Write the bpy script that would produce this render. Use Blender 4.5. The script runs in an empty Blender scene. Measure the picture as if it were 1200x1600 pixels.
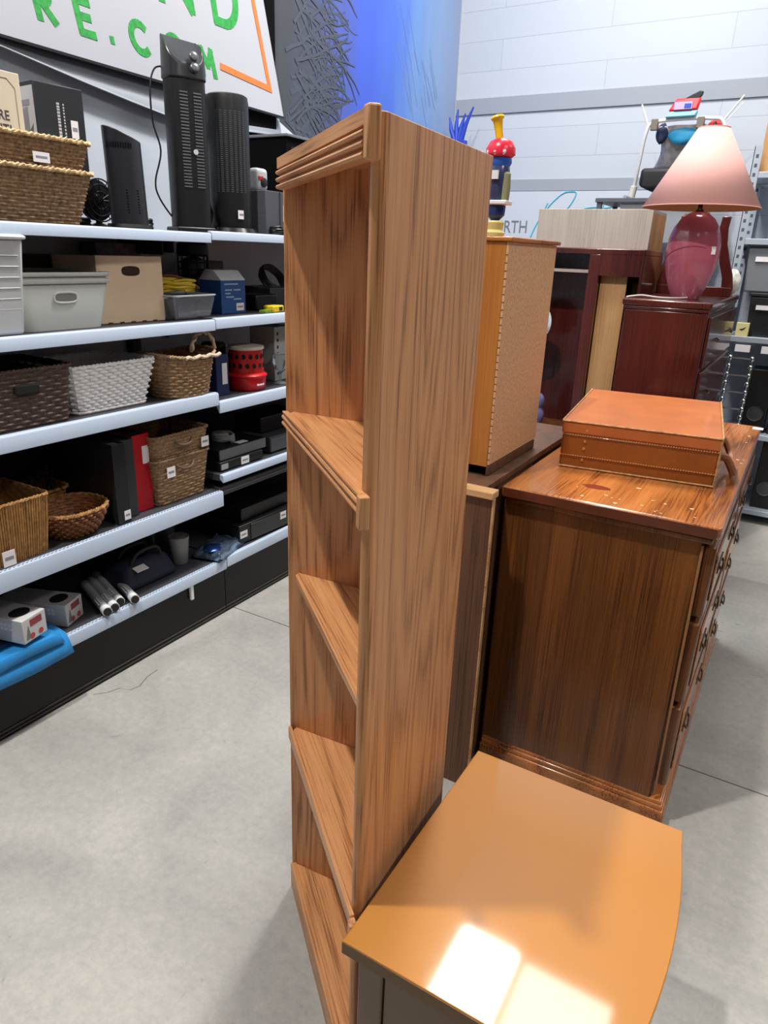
import bpy, bmesh, math, random
from mathutils import Vector, Matrix
random.seed(7)
PI = math.pi
S = bpy.context.scene
COL = S.collection

# ------------------------------------------------------------------ camera, world, lights, exposure
cd = bpy.data.cameras.new('camera'); cam = bpy.data.objects.new('camera', cd); COL.objects.link(cam)
cd.sensor_fit = 'AUTO'; cd.sensor_width = 36.0; cd.lens = 24.6; cd.clip_start = 0.02
cam.matrix_world = Matrix(((0.860, -0.206, 0.467, 0), (0.509, 0.283, -0.813, 0), (0.035, 0.937, 0.348, 1.68), (0, 0, 0, 1)))
cam.rotation_euler = cam.matrix_world.to_3x3().normalized().to_euler(); cam.location = (0, 0, 1.68)
S.camera = cam
S.view_settings.view_transform = 'Standard'; S.view_settings.look = 'None'
S.view_settings.gamma = 1.0; S.view_settings.use_curve_mapping = False
S.view_settings.exposure = -0.36
W = bpy.data.worlds.new('world'); S.world = W; W.use_nodes = True
W.node_tree.nodes['Background'].inputs[0].default_value = (0.80, 0.88, 1.0, 1)
W.node_tree.nodes['Background'].inputs[1].default_value = 0.08

def lamp_area(name, loc, sx, sy, power, color=(1.0, 0.97, 0.93)):
    d = bpy.data.lights.new(name, 'AREA'); d.shape = 'RECTANGLE'; d.size = sx; d.size_y = sy
    d.energy = power; d.color = color
    o = bpy.data.objects.new(name, d); o.location = loc; COL.objects.link(o); return o
def lamp_ball(name, loc, r, power, color=(1.0, 0.96, 0.90)):
    d = bpy.data.lights.new(name, 'POINT'); d.shadow_soft_size = r; d.energy = power; d.color = color
    o = bpy.data.objects.new(name, d); o.location = loc; COL.objects.link(o); return o
lamp_ball('high_bay_light', (-1.41, 0.29, 4.95), 0.07, 640)
lamp_area('panel_light', (-1.26, 3.58, 4.95), 0.50, 1.50, 225)
lamp_area('panel_light', (-0.58, 3.90, 4.95), 0.72, 0.80, 42)  # dim panel added for the faint part of the table-top reflection
lamp_area('panel_light', (2.6, 0.6, 4.95), 0.75, 1.34, 105, (1.0, 0.95, 0.88))
lamp_area('panel_light', (2.6, 4.2, 4.95), 0.75, 1.34, 70, (1.0, 0.95, 0.88))
lamp_area('panel_light', (0.6, -2.6, 4.95), 0.75, 1.34, 8)  # weak panel added as fill from behind the camera

# ------------------------------------------------------------------ material helpers
def hexc(h):
    h = h.lstrip('#'); v = [int(h[i:i + 2], 16) / 255 for i in (0, 2, 4)]
    return tuple(x / 12.92 if x <= 0.04045 else ((x + 0.055) / 1.055) ** 2.4 for x in v) + (1,)
_m = {}
def mat(name, col, rough=0.5, metal=0.0, coat=0.0, noise=0.0, nscale=20.0, bump=0.0, bscale=60.0, trans=0.0, alpha=1.0, spec=0.5):
    if name in _m: return _m[name]
    m = bpy.data.materials.new(name); m.use_nodes = True; nt = m.node_tree; b = nt.nodes['Principled BSDF']
    c = hexc(col) if isinstance(col, str) else col
    b.inputs['Base Color'].default_value = c; b.inputs['Roughness'].default_value = rough
    b.inputs['Metallic'].default_value = metal; b.inputs['Coat Weight'].default_value = coat
    b.inputs['Coat Roughness'].default_value = 0.06
    b.inputs['Specular IOR Level'].default_value = spec
    b.inputs['Transmission Weight'].default_value = trans; b.inputs['Alpha'].default_value = alpha
    tc = nt.nodes.new('ShaderNodeTexCoord')
    if noise > 0:
        n = nt.nodes.new('ShaderNodeTexNoise'); n.inputs['Scale'].default_value = nscale; n.inputs['Detail'].default_value = 5
        nt.links.new(tc.outputs['Object'], n.inputs['Vector'])
        r = nt.nodes.new('ShaderNodeValToRGB')
        r.color_ramp.elements[0].position = 0.3; r.color_ramp.elements[1].position = 0.7
        r.color_ramp.elements[0].color = tuple(x * (1 - noise) for x in c[:3]) + (1,)
        r.color_ramp.elements[1].color = tuple(min(1, x * (1 + noise)) for x in c[:3]) + (1,)
        nt.links.new(n.outputs['Fac'], r.inputs['Fac']); nt.links.new(r.outputs['Color'], b.inputs['Base Color'])
    if bump > 0:
        n = nt.nodes.new('ShaderNodeTexNoise'); n.inputs['Scale'].default_value = bscale; n.inputs['Detail'].default_value = 3
        nt.links.new(tc.outputs['Object'], n.inputs['Vector'])
        bp = nt.nodes.new('ShaderNodeBump'); bp.inputs['Strength'].default_value = bump; bp.inputs['Distance'].default_value = 0.004
        nt.links.new(n.outputs['Fac'], bp.inputs['Height']); nt.links.new(bp.outputs['Normal'], b.inputs['Normal'])
    _m[name] = m; return m

def wood(name, light, mid, dark, axis='Z', rings=9.0, scale=5.0, stretch=0.10, rough=0.42, coat=0.0, fine=0.5, planks=0.0, bump=0.15, rot=0.0, seed=0.0):
    if name in _m: return _m[name]
    m = bpy.data.materials.new(name); m.use_nodes = True; nt = m.node_tree; L = nt.links; b = nt.nodes['Principled BSDF']
    tc = nt.nodes.new('ShaderNodeTexCoord')
    def mapped(sc, st, off):
        mp = nt.nodes.new('ShaderNodeMapping'); v = [sc, sc, sc]; v['XYZ'.index(axis)] = sc * st
        mp.inputs['Scale'].default_value = v; mp.inputs['Location'].default_value = (off + seed, off * 1.7, off * 0.6 + seed)
        if rot:
            m0 = nt.nodes.new('ShaderNodeMapping'); m0.inputs['Rotation'].default_value = (0, 0, rot)
            L.new(tc.outputs['Object'], m0.inputs['Vector']); L.new(m0.outputs[0], mp.inputs['Vector'])
        else: L.new(tc.outputs['Object'], mp.inputs['Vector'])
        return mp
    n1 = nt.nodes.new('ShaderNodeTexNoise'); n1.inputs['Scale'].default_value = 1.0; n1.inputs['Detail'].default_value = 1.5; n1.inputs['Roughness'].default_value = 0.45
    L.new(mapped(scale, stretch, 3.1).outputs[0], n1.inputs['Vector'])
    mul = nt.nodes.new('ShaderNodeMath'); mul.operation = 'MULTIPLY'; mul.inputs[1].default_value = rings
    L.new(n1.outputs['Fac'], mul.inputs[0])
    pp = nt.nodes.new('ShaderNodeMath'); pp.operation = 'PINGPONG'; pp.inputs[1].default_value = 0.5; L.new(mul.outputs[0], pp.inputs[0])
    fr = nt.nodes.new('ShaderNodeMath'); fr.operation = 'MULTIPLY'; fr.inputs[1].default_value = 2.0; L.new(pp.outputs[0], fr.inputs[0])
    n2 = nt.nodes.new('ShaderNodeTexNoise'); n2.inputs['Scale'].default_value = 1.0; n2.inputs['Detail'].default_value = 3
    L.new(mapped(scale * 46, stretch * 0.26, 1.0).outputs[0], n2.inputs['Vector'])
    n2m = nt.nodes.new('ShaderNodeMapRange'); n2m.inputs['From Min'].default_value = 0.30; n2m.inputs['From Max'].default_value = 0.64; L.new(n2.outputs['Fac'], n2m.inputs['Value'])
    mx = nt.nodes.new('ShaderNodeMix'); mx.data_type = 'FLOAT'; mx.inputs[0].default_value = fine
    L.new(fr.outputs[0], mx.inputs[2]); L.new(n2m.outputs[0], mx.inputs[3])
    r = nt.nodes.new('ShaderNodeValToRGB'); e = r.color_ramp.elements
    e[0].position = 0.18; e[0].color = hexc(dark); e[1].position = 0.85; e[1].color = hexc(light)
    k = e.new(0.45); k.color = hexc(mid)
    L.new(mx.outputs[0], r.inputs['Fac'])
    out = r.outputs['Color']
    if planks > 0:
        n3 = nt.nodes.new('ShaderNodeTexNoise'); n3.inputs['Scale'].default_value = 1.0; n3.inputs['Detail'].default_value = 0.5
        L.new(mapped(8.0, 0.12, 7.7).outputs[0], n3.inputs['Vector'])
        rr = nt.nodes.new('ShaderNodeValToRGB'); rr.color_ramp.elements[0].position = 0.35; rr.color_ramp.elements[1].position = 0.68
        rr.color_ramp.elements[0].color = (1 - planks, 1 - planks, 1 - planks, 1); rr.color_ramp.elements[1].color = (1 + planks, 1 + planks, 1 + planks, 1)
        L.new(n3.outputs['Fac'], rr.inputs['Fac'])
        mm = nt.nodes.new('ShaderNodeMix'); mm.data_type = 'RGBA'; mm.blend_type = 'MULTIPLY'; mm.inputs[0].default_value = 1.0
        L.new(out, mm.inputs[6]); L.new(rr.outputs['Color'], mm.inputs[7]); out = mm.outputs[2]
    L.new(out, b.inputs['Base Color'])
    b.inputs['Roughness'].default_value = rough; b.inputs['Coat Weight'].default_value = coat; b.inputs['Coat Roughness'].default_value = 0.08
    if bump:
        bp = nt.nodes.new('ShaderNodeBump'); bp.inputs['Strength'].default_value = bump; bp.inputs['Distance'].default_value = 0.001
        L.new(mx.outputs[0], bp.inputs['Height']); L.new(bp.outputs['Normal'], b.inputs['Normal'])
    _m[name] = m; return m

# ------------------------------------------------------------------ mesh helpers
class B:
    def __init__(s): s.m = bmesh.new()
    def faces(s, pts, fs):
        v = [s.m.verts.new(p) for p in pts]
        for f in fs:
            try: s.m.faces.new([v[i] for i in f])
            except ValueError: pass
        return s
    def box(s, x0, x1, y0, y1, z0, z1, M=None):
        p = [(x0, y0, z0), (x1, y0, z0), (x1, y1, z0), (x0, y1, z0), (x0, y0, z1), (x1, y0, z1), (x1, y1, z1), (x0, y1, z1)]
        if M: p = [tuple(M @ Vector(q)) for q in p]
        return s.faces(p, [(3, 2, 1, 0), (4, 5, 6, 7), (0, 1, 5, 4), (1, 2, 6, 5), (2, 3, 7, 6), (3, 0, 4, 7)])
    def frust(s, b, t, z0, z1):          # b,t = (x0,x1,y0,y1)
        p = [(b[0], b[2], z0), (b[1], b[2], z0), (b[1], b[3], z0), (b[0], b[3], z0), (t[0], t[2], z1), (t[1], t[2], z1), (t[1], t[3], z1), (t[0], t[3], z1)]
        return s.faces(p, [(3, 2, 1, 0), (4, 5, 6, 7), (0, 1, 5, 4), (1, 2, 6, 5), (2, 3, 7, 6), (3, 0, 4, 7)])
    def prism(s, poly, a0, a1, f):       # f(u, v, a) -> point
        n = len(poly); p = [f(u, v, a0) for u, v in poly] + [f(u, v, a1) for u, v in poly]
        return s.faces(p, [tuple(range(n))[::-1], tuple(range(n, 2 * n))] + [(i, (i + 1) % n, n + (i + 1) % n, n + i) for i in range(n)])
    def zprism(s, poly, z0, z1): return s.prism(poly, z0, z1, lambda u, v, a: (u, v, a))
    def xprism(s, poly, x0, x1): return s.prism(poly, x0, x1, lambda u, v, a: (a, u, v))
    def yprism(s, poly, y0, y1): return s.prism(poly, y0, y1, lambda u, v, a: (u, a, v))
    def lathe(s, prof, seg=28, c=(0, 0, 0), sx=1.0, sy=1.0, cap=True, M=None):
        n = len(prof); P = []
        for i in range(seg):
            t = 2 * PI * i / seg
            for r, z in prof:
                q = Vector((r * math.cos(t) * sx, r * math.sin(t) * sy, z))
                if M: q = M @ q
                P.append((q.x + c[0], q.y + c[1], q.z + c[2]))
        F = []
        for i in range(seg):
            j = (i + 1) % seg
            for k in range(n - 1): F.append((i * n + k, j * n + k, j * n + k + 1, i * n + k + 1))
        if cap:
            F.append(tuple(i * n for i in range(seg))[::-1]); F.append(tuple(i * n + n - 1 for i in range(seg)))
        return s.faces(P, F)
    def tube(s, pts, r, seg=8, r1=None, closed=False):
        pts = [Vector(p) for p in pts]; n = len(pts); P = []; up = None
        for i, p in enumerate(pts):
            if closed: d = pts[(i + 1) % n] - pts[i - 1]
            else: d = pts[min(i + 1, n - 1)] - pts[max(i - 1, 0)]
            d.normalize()
            if up is None: up = Vector((0, 0, 1)) if abs(d.z) < 0.9 else Vector((1, 0, 0))
            a = d.cross(up)
            if a.length < 1e-4: a = d.orthogonal()
            a.normalize(); bb = a.cross(d).normalized(); up = bb
            rr = r if r1 is None else r + (r1 - r) * i / (n - 1)
            for k in range(seg):
                t = 2 * PI * k / seg; q = p + a * (rr * math.cos(t)) + bb * (rr * math.sin(t)); P.append(tuple(q))
        F = []
        for i in range(n if closed else n - 1):
            j = (i + 1) % n
            for k in range(seg): F.append((i * seg + k, i * seg + (k + 1) % seg, j * seg + (k + 1) % seg, j * seg + k))
        if not closed: F += [tuple(range(seg))[::-1], tuple(range((n - 1) * seg, n * seg))]
        return s.faces(P, F)
    def cyl(s, p0, p1, r0, r1=None, seg=20): return s.tube([p0, p1], r0, seg, r1 if r1 is not None else r0)
    def ball(s, c, rx, ry=None, rz=None, seg=16):
        ry = ry or rx; rz = rz or rx; k = 10
        prof = [(max(1e-4, math.sin(PI * i / k)), -math.cos(PI * i / k)) for i in range(k + 1)]
        return s.lathe(prof, seg, c, M=Matrix.Diagonal((rx, ry, rz)))
    def obj(s, name, m, parent=None, bev=0.0, smooth=True, solid=0.0, sub=0, seg=2, loc=None):
        bmesh.ops.remove_doubles(s.m, verts=s.m.verts, dist=1e-6)
        bmesh.ops.recalc_face_normals(s.m, faces=s.m.faces)
        me = bpy.data.meshes.new(name); s.m.to_mesh(me); s.m.free(); me.materials.append(m)
        if smooth:
            me.polygons.foreach_set('use_smooth', [True] * len(me.polygons)); me.set_sharp_from_angle(angle=0.7)
        o = bpy.data.objects.new(name, me); COL.objects.link(o)
        if parent: o.parent = parent
        if loc: o.location = loc
        if solid:
            q = o.modifiers.new('solid', 'SOLIDIFY'); q.thickness = solid; q.offset = -1
        if bev:
            q = o.modifiers.new('bevel', 'BEVEL'); q.width = bev; q.segments = seg; q.limit_method = 'ANGLE'; q.angle_limit = 0.6
        if sub:
            q = o.modifiers.new('sub', 'SUBSURF'); q.levels = sub; q.render_levels = sub
        return o

def tag(o, label=None, cat=None, group=None, kind=None):
    if label: o['label'] = label
    if cat: o['category'] = cat
    if group: o['group'] = group
    if kind: o['kind'] = kind
    return o
def thing(name, label, cat, loc=(0, 0, 0), rz=0.0, group=None):
    o = bpy.data.objects.new(name, None); COL.objects.link(o); o.location = loc; o.rotation_euler = (0, 0, rz)
    o.empty_display_size = 0.1
    return tag(o, label, cat, group)
def struct(name, b, m, **k): return tag(b.obj(name, m, **k), kind='structure')
def text_b(body, size, f, depth=0.002, shear=0.0, bold=0.0):
    """text as a solid mesh; f maps (u, v, w) to a point"""
    c = bpy.data.curves.new('t', 'FONT'); c.body = body; c.size = size; c.extrude = depth / 2; c.shear = shear; c.offset = bold
    o = bpy.data.objects.new('t', c); COL.objects.link(o)
    bpy.context.view_layer.update()
    me = bpy.data.meshes.new_from_object(o.evaluated_get(bpy.context.evaluated_depsgraph_get()))
    b = B()
    b.faces([f(v.co.x, v.co.y, v.co.z) for v in me.vertices], [tuple(p.vertices) for p in me.polygons])
    bpy.data.objects.remove(o); bpy.data.curves.remove(c); bpy.data.meshes.remove(me)
    return b
def smoothpath(pts, k=6):
    out = []; P = [Vector(p) for p in pts]
    for i in range(len(P) - 1):
        a, b, c, d = P[max(i - 1, 0)], P[i], P[i + 1], P[min(i + 2, len(P) - 1)]
        for j in range(k):
            t = j / k
            out.append(0.5 * ((2 * b) + (c - a) * t + (2 * a - 5 * b + 4 * c - d) * t * t + (3 * b - a - 3 * c + d) * t ** 3))
    out.append(P[-1]); return out
def rrect(w, d, r, n):
    """n points around a rounded rectangle centred on 0, with outward normals"""
    hw, hd = w / 2 - r, d / 2 - r; segs = []
    per = 4 * (hw + hd) + 2 * PI * r; out = []
    for i in range(n):
        s = per * i / n
        for k, (cx, cy, a0, ln) in enumerate(((hw, hd, 0, 2 * hw), (-hw, hd, PI / 2, 2 * hd), (-hw, -hd, PI, 2 * hw), (hw, -hd, 1.5 * PI, 2 * hd))):
            arc = PI / 2 * r
            if s <= arc:
                a = a0 + s / max(r, 1e-6); out.append((cx + r * math.cos(a), cy + r * math.sin(a), math.cos(a), math.sin(a))); break
            s -= arc
            if s <= ln:
                ax, ay = cx + r * math.cos(a0 + PI / 2), cy + r * math.sin(a0 + PI / 2)
                dx, dy = math.cos(a0 + PI), math.sin(a0 + PI)
                if k in (1, 3): dx, dy = math.cos(a0 + PI), math.sin(a0 + PI)
                out.append((ax + dx * s, ay + dy * s, math.cos(a0 + PI / 2), math.sin(a0 + PI / 2))); break
            s -= ln
        else: out.append((hw + r, hd, 1, 0))
    return out
def woven(w0, d0, w1, d1, h, rows, cols, amp, r=0.03, vertical=False, z0=0.0, sag=None):
    """wall of a woven basket: over-and-under weave as real relief; (w,d) bottom then top"""
    b = B(); nu = cols * 2; nv = rows * 3; P = []
    for j in range(nv + 1):
        t = j / nv; w = w0 + (w1 - w0) * t; d = d0 + (d1 - d0) * t
        ring = rrect(w, d, min(r, w / 2 - 1e-3, d / 2 - 1e-3), nu)
        row = int(j / 3); ph = j % 3
        for i, (x, y, nx, ny) in enumerate(ring):
            if vertical: o = amp * (1.0 if i % 2 == 0 else -0.2) * (0.6 + 0.4 * math.cos(PI * (j / 3 + (i // 2))))
            else: o = amp * (0.15 if ph == 0 else 1.0) * (0.55 + 0.45 * math.cos(PI * (i / 2.0 * 1.0 + row)))
            zz = z0 + h * t
            if sag: zz += sag(x, y) * t
            P.append((x + nx * o, y + ny * o, zz))
    F = [(j * nu + i, j * nu + (i + 1) % nu, (j + 1) * nu + (i + 1) % nu, (j + 1) * nu + i) for j in range(nv) for i in range(nu)]
    F.append(tuple(range(nu))[::-1])
    return b.faces(P, F)
def ringpath(w, d, r, z, n=40, sag=None): return [(x, y, z + (sag(x, y) if sag else 0)) for x, y, _, _ in rrect(w, d, r, n)]
def braid(b, path, r, turns, seg=6):
    """two strands twisted round a closed path"""
    n = len(path)
    for s in (0, PI):
        pts = []
        for i, p in enumerate(path):
            d = Vector(path[(i + 1) % n]) - Vector(path[i - 1]); d.normalize()
            a = d.cross(Vector((0, 0, 1))); a.normalize(); c = a.cross(d); t = 2 * PI * turns * i / n + s
            pts.append(Vector(p) + a * (r * 0.6 * math.cos(t)) + c * (r * 0.6 * math.sin(t)))
        b.tube(pts, r * 0.75, seg, closed=True)
    return b

# ------------------------------------------------------------------ materials
WHITE = mat('white_paint', '#d9dde2', 0.6)
PLASTW = mat('white_plastic', '#e4e6e8', 0.4)
BLACKP = mat('black_plastic', '#0f1012', 0.42)
BLACKG = mat('black_gloss', '#0c0d0f', 0.22)
DARKG = mat('dark_grey_plastic', '#3b3d42', 0.45)
LIP = mat('pale_steel', '#b6c5da', 0.38)
DECK = mat('charcoal_steel', '#3a3c42', 0.5)
TAG = mat('tag_paper', '#e6e3e6', 0.7)
INK = mat('dark_ink', '#33343a', 0.7)
CHROME = mat('chrome', '#cfd2d4', 0.18, metal=1.0)
RED = mat('red_plastic', '#c21420', 0.35)
STEEL = mat('grey_steel', '#8f979f', 0.45, metal=0.3)
OAK = wood('oak_upright', '#d79c69', '#c78b5b', '#95613a', 'Z', rings=17, scale=6.0, stretch=0.085, rough=0.40, fine=0.52)
OAKS = wood('oak_shelf', '#d79b67', '#c68a58', '#96623b', 'Y', rings=14, scale=6.0, stretch=0.08, rough=0.40, fine=0.62, rot=-PI / 4)
PINE = wood('stained_pine_upright', '#7a4b25', '#653c1e', '#4a2a15', 'Z', rings=6, scale=6.0, stretch=0.05, rough=0.28, fine=0.6, planks=0.22, coat=0.25)
PINET = wood('stained_pine_top', '#b4713a', '#a05e2b', '#6e3a1a', 'Y', rings=6, scale=4.0, stretch=0.12, rough=0.25, fine=0.5, planks=0.28, coat=0.5)
GOLD = wood('golden_pine', '#b9762f', '#a86424', '#7c4213', 'Z', rings=4, scale=5.0, stretch=0.10, rough=0.35, fine=0.4, coat=0.2)
WALNUT = wood('brown_back_board', '#6d4a33', '#5d3e2a', '#3f281a', 'Z', rings=5, scale=7.0, stretch=0.05, rough=0.55, fine=0.7)
RAWPINE = wood('raw_pine_edge', '#d2a878', '#c29565', '#9a7045', 'X', rings=4, scale=8.0, stretch=0.1, rough=0.6)
CHERRY = wood('cherry', '#5a221c', '#4a1916', '#35100f', 'Z', rings=3, scale=4.0, stretch=0.08, rough=0.25, fine=0.5, coat=0.4)
TANW = wood('raw_tan_board', '#c79b69', '#ba8d5c', '#a0764a', 'Z', rings=3, scale=4.0, stretch=0.08, rough=0.65, fine=0.5)
GREIGE = wood('greige_laminate', '#b7aea5', '#b0a69d', '#a1978d', 'Z', rings=3, scale=6.0, stretch=0.05, rough=0.5, fine=0.7)
LACQ = mat('amber_lacquer', '#bd7a20', 0.55, coat=1.0, noise=0.05, nscale=3.0)
LACQ2 = mat('amber_lacquer_side', '#6b4f30', 0.35, coat=0.5)
SEAG = mat('seagrass', '#8f7152', 0.8, noise=0.5, nscale=90)
SEAGL = mat('pale_seagrass_braid', '#c9aa7d', 0.8, noise=0.3, nscale=90)
DKWICK = mat('dark_brown_weave', '#4a372f', 0.6, noise=0.75, nscale=160)
WHWICK = mat('white_wicker', '#f4f4f4', 0.55)
WICK = mat('honey_wicker', '#a07440', 0.6, noise=0.35, nscale=60)
WICKD = mat('red_brown_wicker', '#8b5a34', 0.55, noise=0.4, nscale=60)

# ------------------------------------------------------------------ setting
def floor_mat():
    m = bpy.data.materials.new('polished_concrete'); m.use_nodes = True; nt = m.node_tree; L = nt.links; b = nt.nodes['Principled BSDF']
    tc = nt.nodes.new('ShaderNodeTexCoord')
    def noise(sc, det, ro=0.55, dist=0.0):
        n = nt.nodes.new('ShaderNodeTexNoise'); n.inputs['Scale'].default_value = sc; n.inputs['Detail'].default_value = det
        n.inputs['Roughness'].default_value = ro; n.inputs['Distortion'].default_value = dist
        L.new(tc.outputs['Object'], n.inputs['Vector']); return n
    def ramp(src, p0, c0, p1, c1):
        r = nt.nodes.new('ShaderNodeValToRGB'); r.color_ramp.elements[0].position = p0; r.color_ramp.elements[0].color = c0
        r.color_ramp.elements[1].position = p1; r.color_ramp.elements[1].color = c1; L.new(src, r.inputs['Fac']); return r.outputs['Color']
    def mult(a, c):
        x = nt.nodes.new('ShaderNodeMix'); x.data_type = 'RGBA'; x.blend_type = 'MULTIPLY'; x.inputs[0].default_value = 1
        L.new(a, x.inputs[6]); L.new(c, x.inputs[7]); return x.outputs[2]
    base = ramp(noise(1.6, 6, 0.6, 0.8).outputs['Fac'], 0.32, hexc('#a09f9b'), 0.68, hexc('#bcb9b2'))
    fine = ramp(noise(34, 8, 0.8).outputs['Fac'], 0.3, (0.80, 0.80, 0.81, 1), 0.7, (1.08, 1.08, 1.07, 1))
    spots = ramp(noise(9.0, 4, 0.6, 1.5).outputs['Fac'], 0.66, (1, 1, 1, 1), 0.76, (0.74, 0.72, 0.70, 1))
    L.new(mult(mult(base, fine), spots), b.inputs['Base Color'])
    rr = ramp(noise(3.0, 5).outputs['Fac'], 0.3, (0.38, 0.38, 0.38, 1), 0.7, (0.6, 0.6, 0.6, 1))
    L.new(rr, b.inputs['Roughness'])
    bp = nt.nodes.new('ShaderNodeBump'); bp.inputs['Strength'].default_value = 0.06; bp.inputs['Distance'].default_value = 0.004
    L.new(noise(60, 4).outputs['Fac'], bp.inputs['Height']); L.new(bp.outputs['Normal'], b.inputs['Normal'])
    return m
def block_mat():
    m = bpy.data.materials.new('painted_block'); m.use_nodes = True; nt = m.node_tree; L = nt.links; b = nt.nodes['Principled BSDF']
    tc = nt.nodes.new('ShaderNodeTexCoord'); mp = nt.nodes.new('ShaderNodeMapping'); mp.inputs['Rotation'].default_value = (PI / 2, 0, 0)
    L.new(tc.outputs['Object'], mp.inputs['Vector'])
    br = nt.nodes.new('ShaderNodeTexBrick'); br.inputs['Scale'].default_value = 1.0
    br.inputs['Brick Width'].default_value = 1.6; br.inputs['Row Height'].default_value = 0.2; br.inputs['Mortar Size'].default_value = 0.003
    br.inputs['Mortar Smooth'].default_value = 0.6
    br.inputs['Color1'].default_value = hexc('#b3bbc6'); br.inputs['Color2'].default_value = hexc('#b7bfc9'); br.inputs['Mortar'].default_value = hexc('#a2a9b1')
    L.new(mp.outputs[0], br.inputs['Vector']); L.new(br.outputs['Color'], b.inputs['Base Color']); b.inputs['Roughness'].default_value = 0.65
    bp = nt.nodes.new('ShaderNodeBump'); bp.inputs['Strength'].default_value = 0.25; bp.inputs['Distance'].default_value = 0.004; bp.invert = True
    L.new(br.outputs['Fac'], bp.inputs['Height']); L.new(bp.outputs['Normal'], b.inputs['Normal'])
    return m
WX, YB, CEIL = -2.75, 5.70, 5.05
struct('floor', B().box(WX - 0.2, 6, -4, YB + 0.2, -0.1, 0), floor_mat(), smooth=False)
struct('wall_left', B().box(WX - 0.2, WX, -4, YB + 0.2, 0, CEIL), mat('wall_paint', '#bcc4d0', 0.65), smooth=False)
struct('wall_back', B().box(WX, 6, YB, YB + 0.2, 0, CEIL), block_mat(), smooth=False)
struct('ceiling', B().box(WX - 0.2, 6, -4, YB + 0.2, CEIL, CEIL + 0.1), mat('ceiling_paint', '#c8cace', 0.8), smooth=False)
TRIM = mat('grey_channel', '#939aa4', 0.6)
struct('trim_1', B().box(WX, 6, YB - 0.012, YB, 2.71, 2.82), TRIM)
struct('trim_2', B().box(WX, 6, YB - 0.012, YB, 2.165, 2.245), TRIM)
JOINT = mat('joint_filler', '#5d5c58', 0.9)
struct('trim_3', B().box(-2.17, 3.0, 2.311, 2.316, -0.002, 0.0006), JOINT, smooth=False)

cb = B(); cp_ = [(-2.135, 1.46), (-2.10, 1.50), (-2.085, 1.545), (-2.04, 1.56), (-2.03, 1.60), (-2.055, 1.66), (-2.06, 1.72)]
for a, c in zip(cp_, cp_[1:]): cb.faces([(a[0], a[1], 0.0004), (a[0] + 0.004, a[1], 0.0004), (c[0] + 0.004, c[1], 0.0004), (c[0], c[1], 0.0004)], [(0, 1, 2, 3)])
struct('trim_4', cb, JOINT, smooth=False)
# mural on the left wall
def mural_mat():
    m = bpy.data.materials.new('mural_paint'); m.use_nodes = True; nt = m.node_tree; L = nt.links; b = nt.nodes['Principled BSDF']
    tc = nt.nodes.new('ShaderNodeTexCoord'); mp = nt.nodes.new('ShaderNodeMapping'); mp.inputs['Scale'].default_value = (0.4, 6.0, 0.9)
    L.new(tc.outputs['Object'], mp.inputs['Vector'])
    n = nt.nodes.new('ShaderNodeTexNoise'); n.inputs['Scale'].default_value = 1.2; n.inputs['Detail'].default_value = 5; L.new(mp.outputs[0], n.inputs['Vector'])
    sep = nt.nodes.new('ShaderNodeSeparateXYZ'); L.new(tc.outputs['Object'], sep.inputs[0])
    a = nt.nodes.new('ShaderNodeMath'); a.operation = 'MULTIPLY_ADD'; a.inputs[1].default_value = 0.45; L.new(n.outputs['Fac'], a.inputs[0]); L.new(sep.outputs['Y'], a.inputs[2])
    mr = nt.nodes.new('ShaderNodeMapRange'); mr.inputs['From Min'].default_value = 0.22; mr.inputs['From Max'].default_value = 2.50; L.new(a.outputs[0], mr.inputs['Value'])
    r = nt.nodes.new('ShaderNodeValToRGB'); e = r.color_ramp.elements
    e[0].position = 0.10; e[0].color = hexc('#3d4148'); e[1].position = 1.0; e[1].color = hexc('#8b9cbd')
    for p, c in ((0.20, '#434a6a'), (0.30, '#4658a6'), (0.42, '#3d5bc8'), (0.58, '#476dcd'), (0.70, '#668dcb'), (0.85, '#809dc8')):
        k = e.new(p); k.color = hexc(c)
    L.new(mr.outputs[0], r.inputs['Fac']); L.new(r.outputs['Color'], b.inputs['Base Color']); b.inputs['Roughness'].default_value = 0.6
    return m
mu = thing('wall_mural', 'blue painted mural with dark bare branches on the left wall', 'mural', (WX, 3.38, 1.9))
B().box(0.0, 0.008, 0.0, 2.28, 0.0, 2.7).obj('painted_panel', mural_mat(), mu, smooth=False)
br = B()
rng = random.Random(3); _sx = 0.0085
def stroke(y, z, ang, ln, w):
    global _sx; _sx += 0.00002
    pts = []; a = ang
    for i in range(9):
        pts.append((_sx, y, z)); a += rng.uniform(-0.22, 0.22); y += math.cos(a) * ln / 8; z += math.sin(a) * ln / 8
    n = len(pts); P = []
    for i, p in enumerate(pts):
        ww = w * (1 - i / n) + 0.002; q = pts[min(i + 1, n - 1)]; o = pts[max(i - 1, 0)]
        d = Vector((0, q[1] - o[1], q[2] - o[2])).normalized(); s = Vector((0, -d.z, d.y)) * ww
        P += [(p[0], p[1] + s.y, p[2] + s.z), (p[0], p[1] - s.y, p[2] - s.z)]
    br.faces(P, [(2 * i, 2 * i + 1, 2 * i + 3, 2 * i + 2) for i in range(n - 1)])
    return pts
for k in range(46):
    z = rng.uniform(0.38, 1.30); p = stroke(0.12 + rng.uniform(0, 0.25), z, rng.uniform(-0.9, 0.8), rng.uniform(0.30, 0.62), rng.uniform(0.005, 0.013))
    for q in range(3):
        s = p[rng.randint(3, 6)]; stroke(s[1], s[2], rng.uniform(-1.2, 1.0), rng.uniform(0.12, 0.28), 0.004)
br.obj('painted_branches', mat('branch_paint', '#444a58', 0.6), mu, smooth=False)
brs = B()
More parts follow.
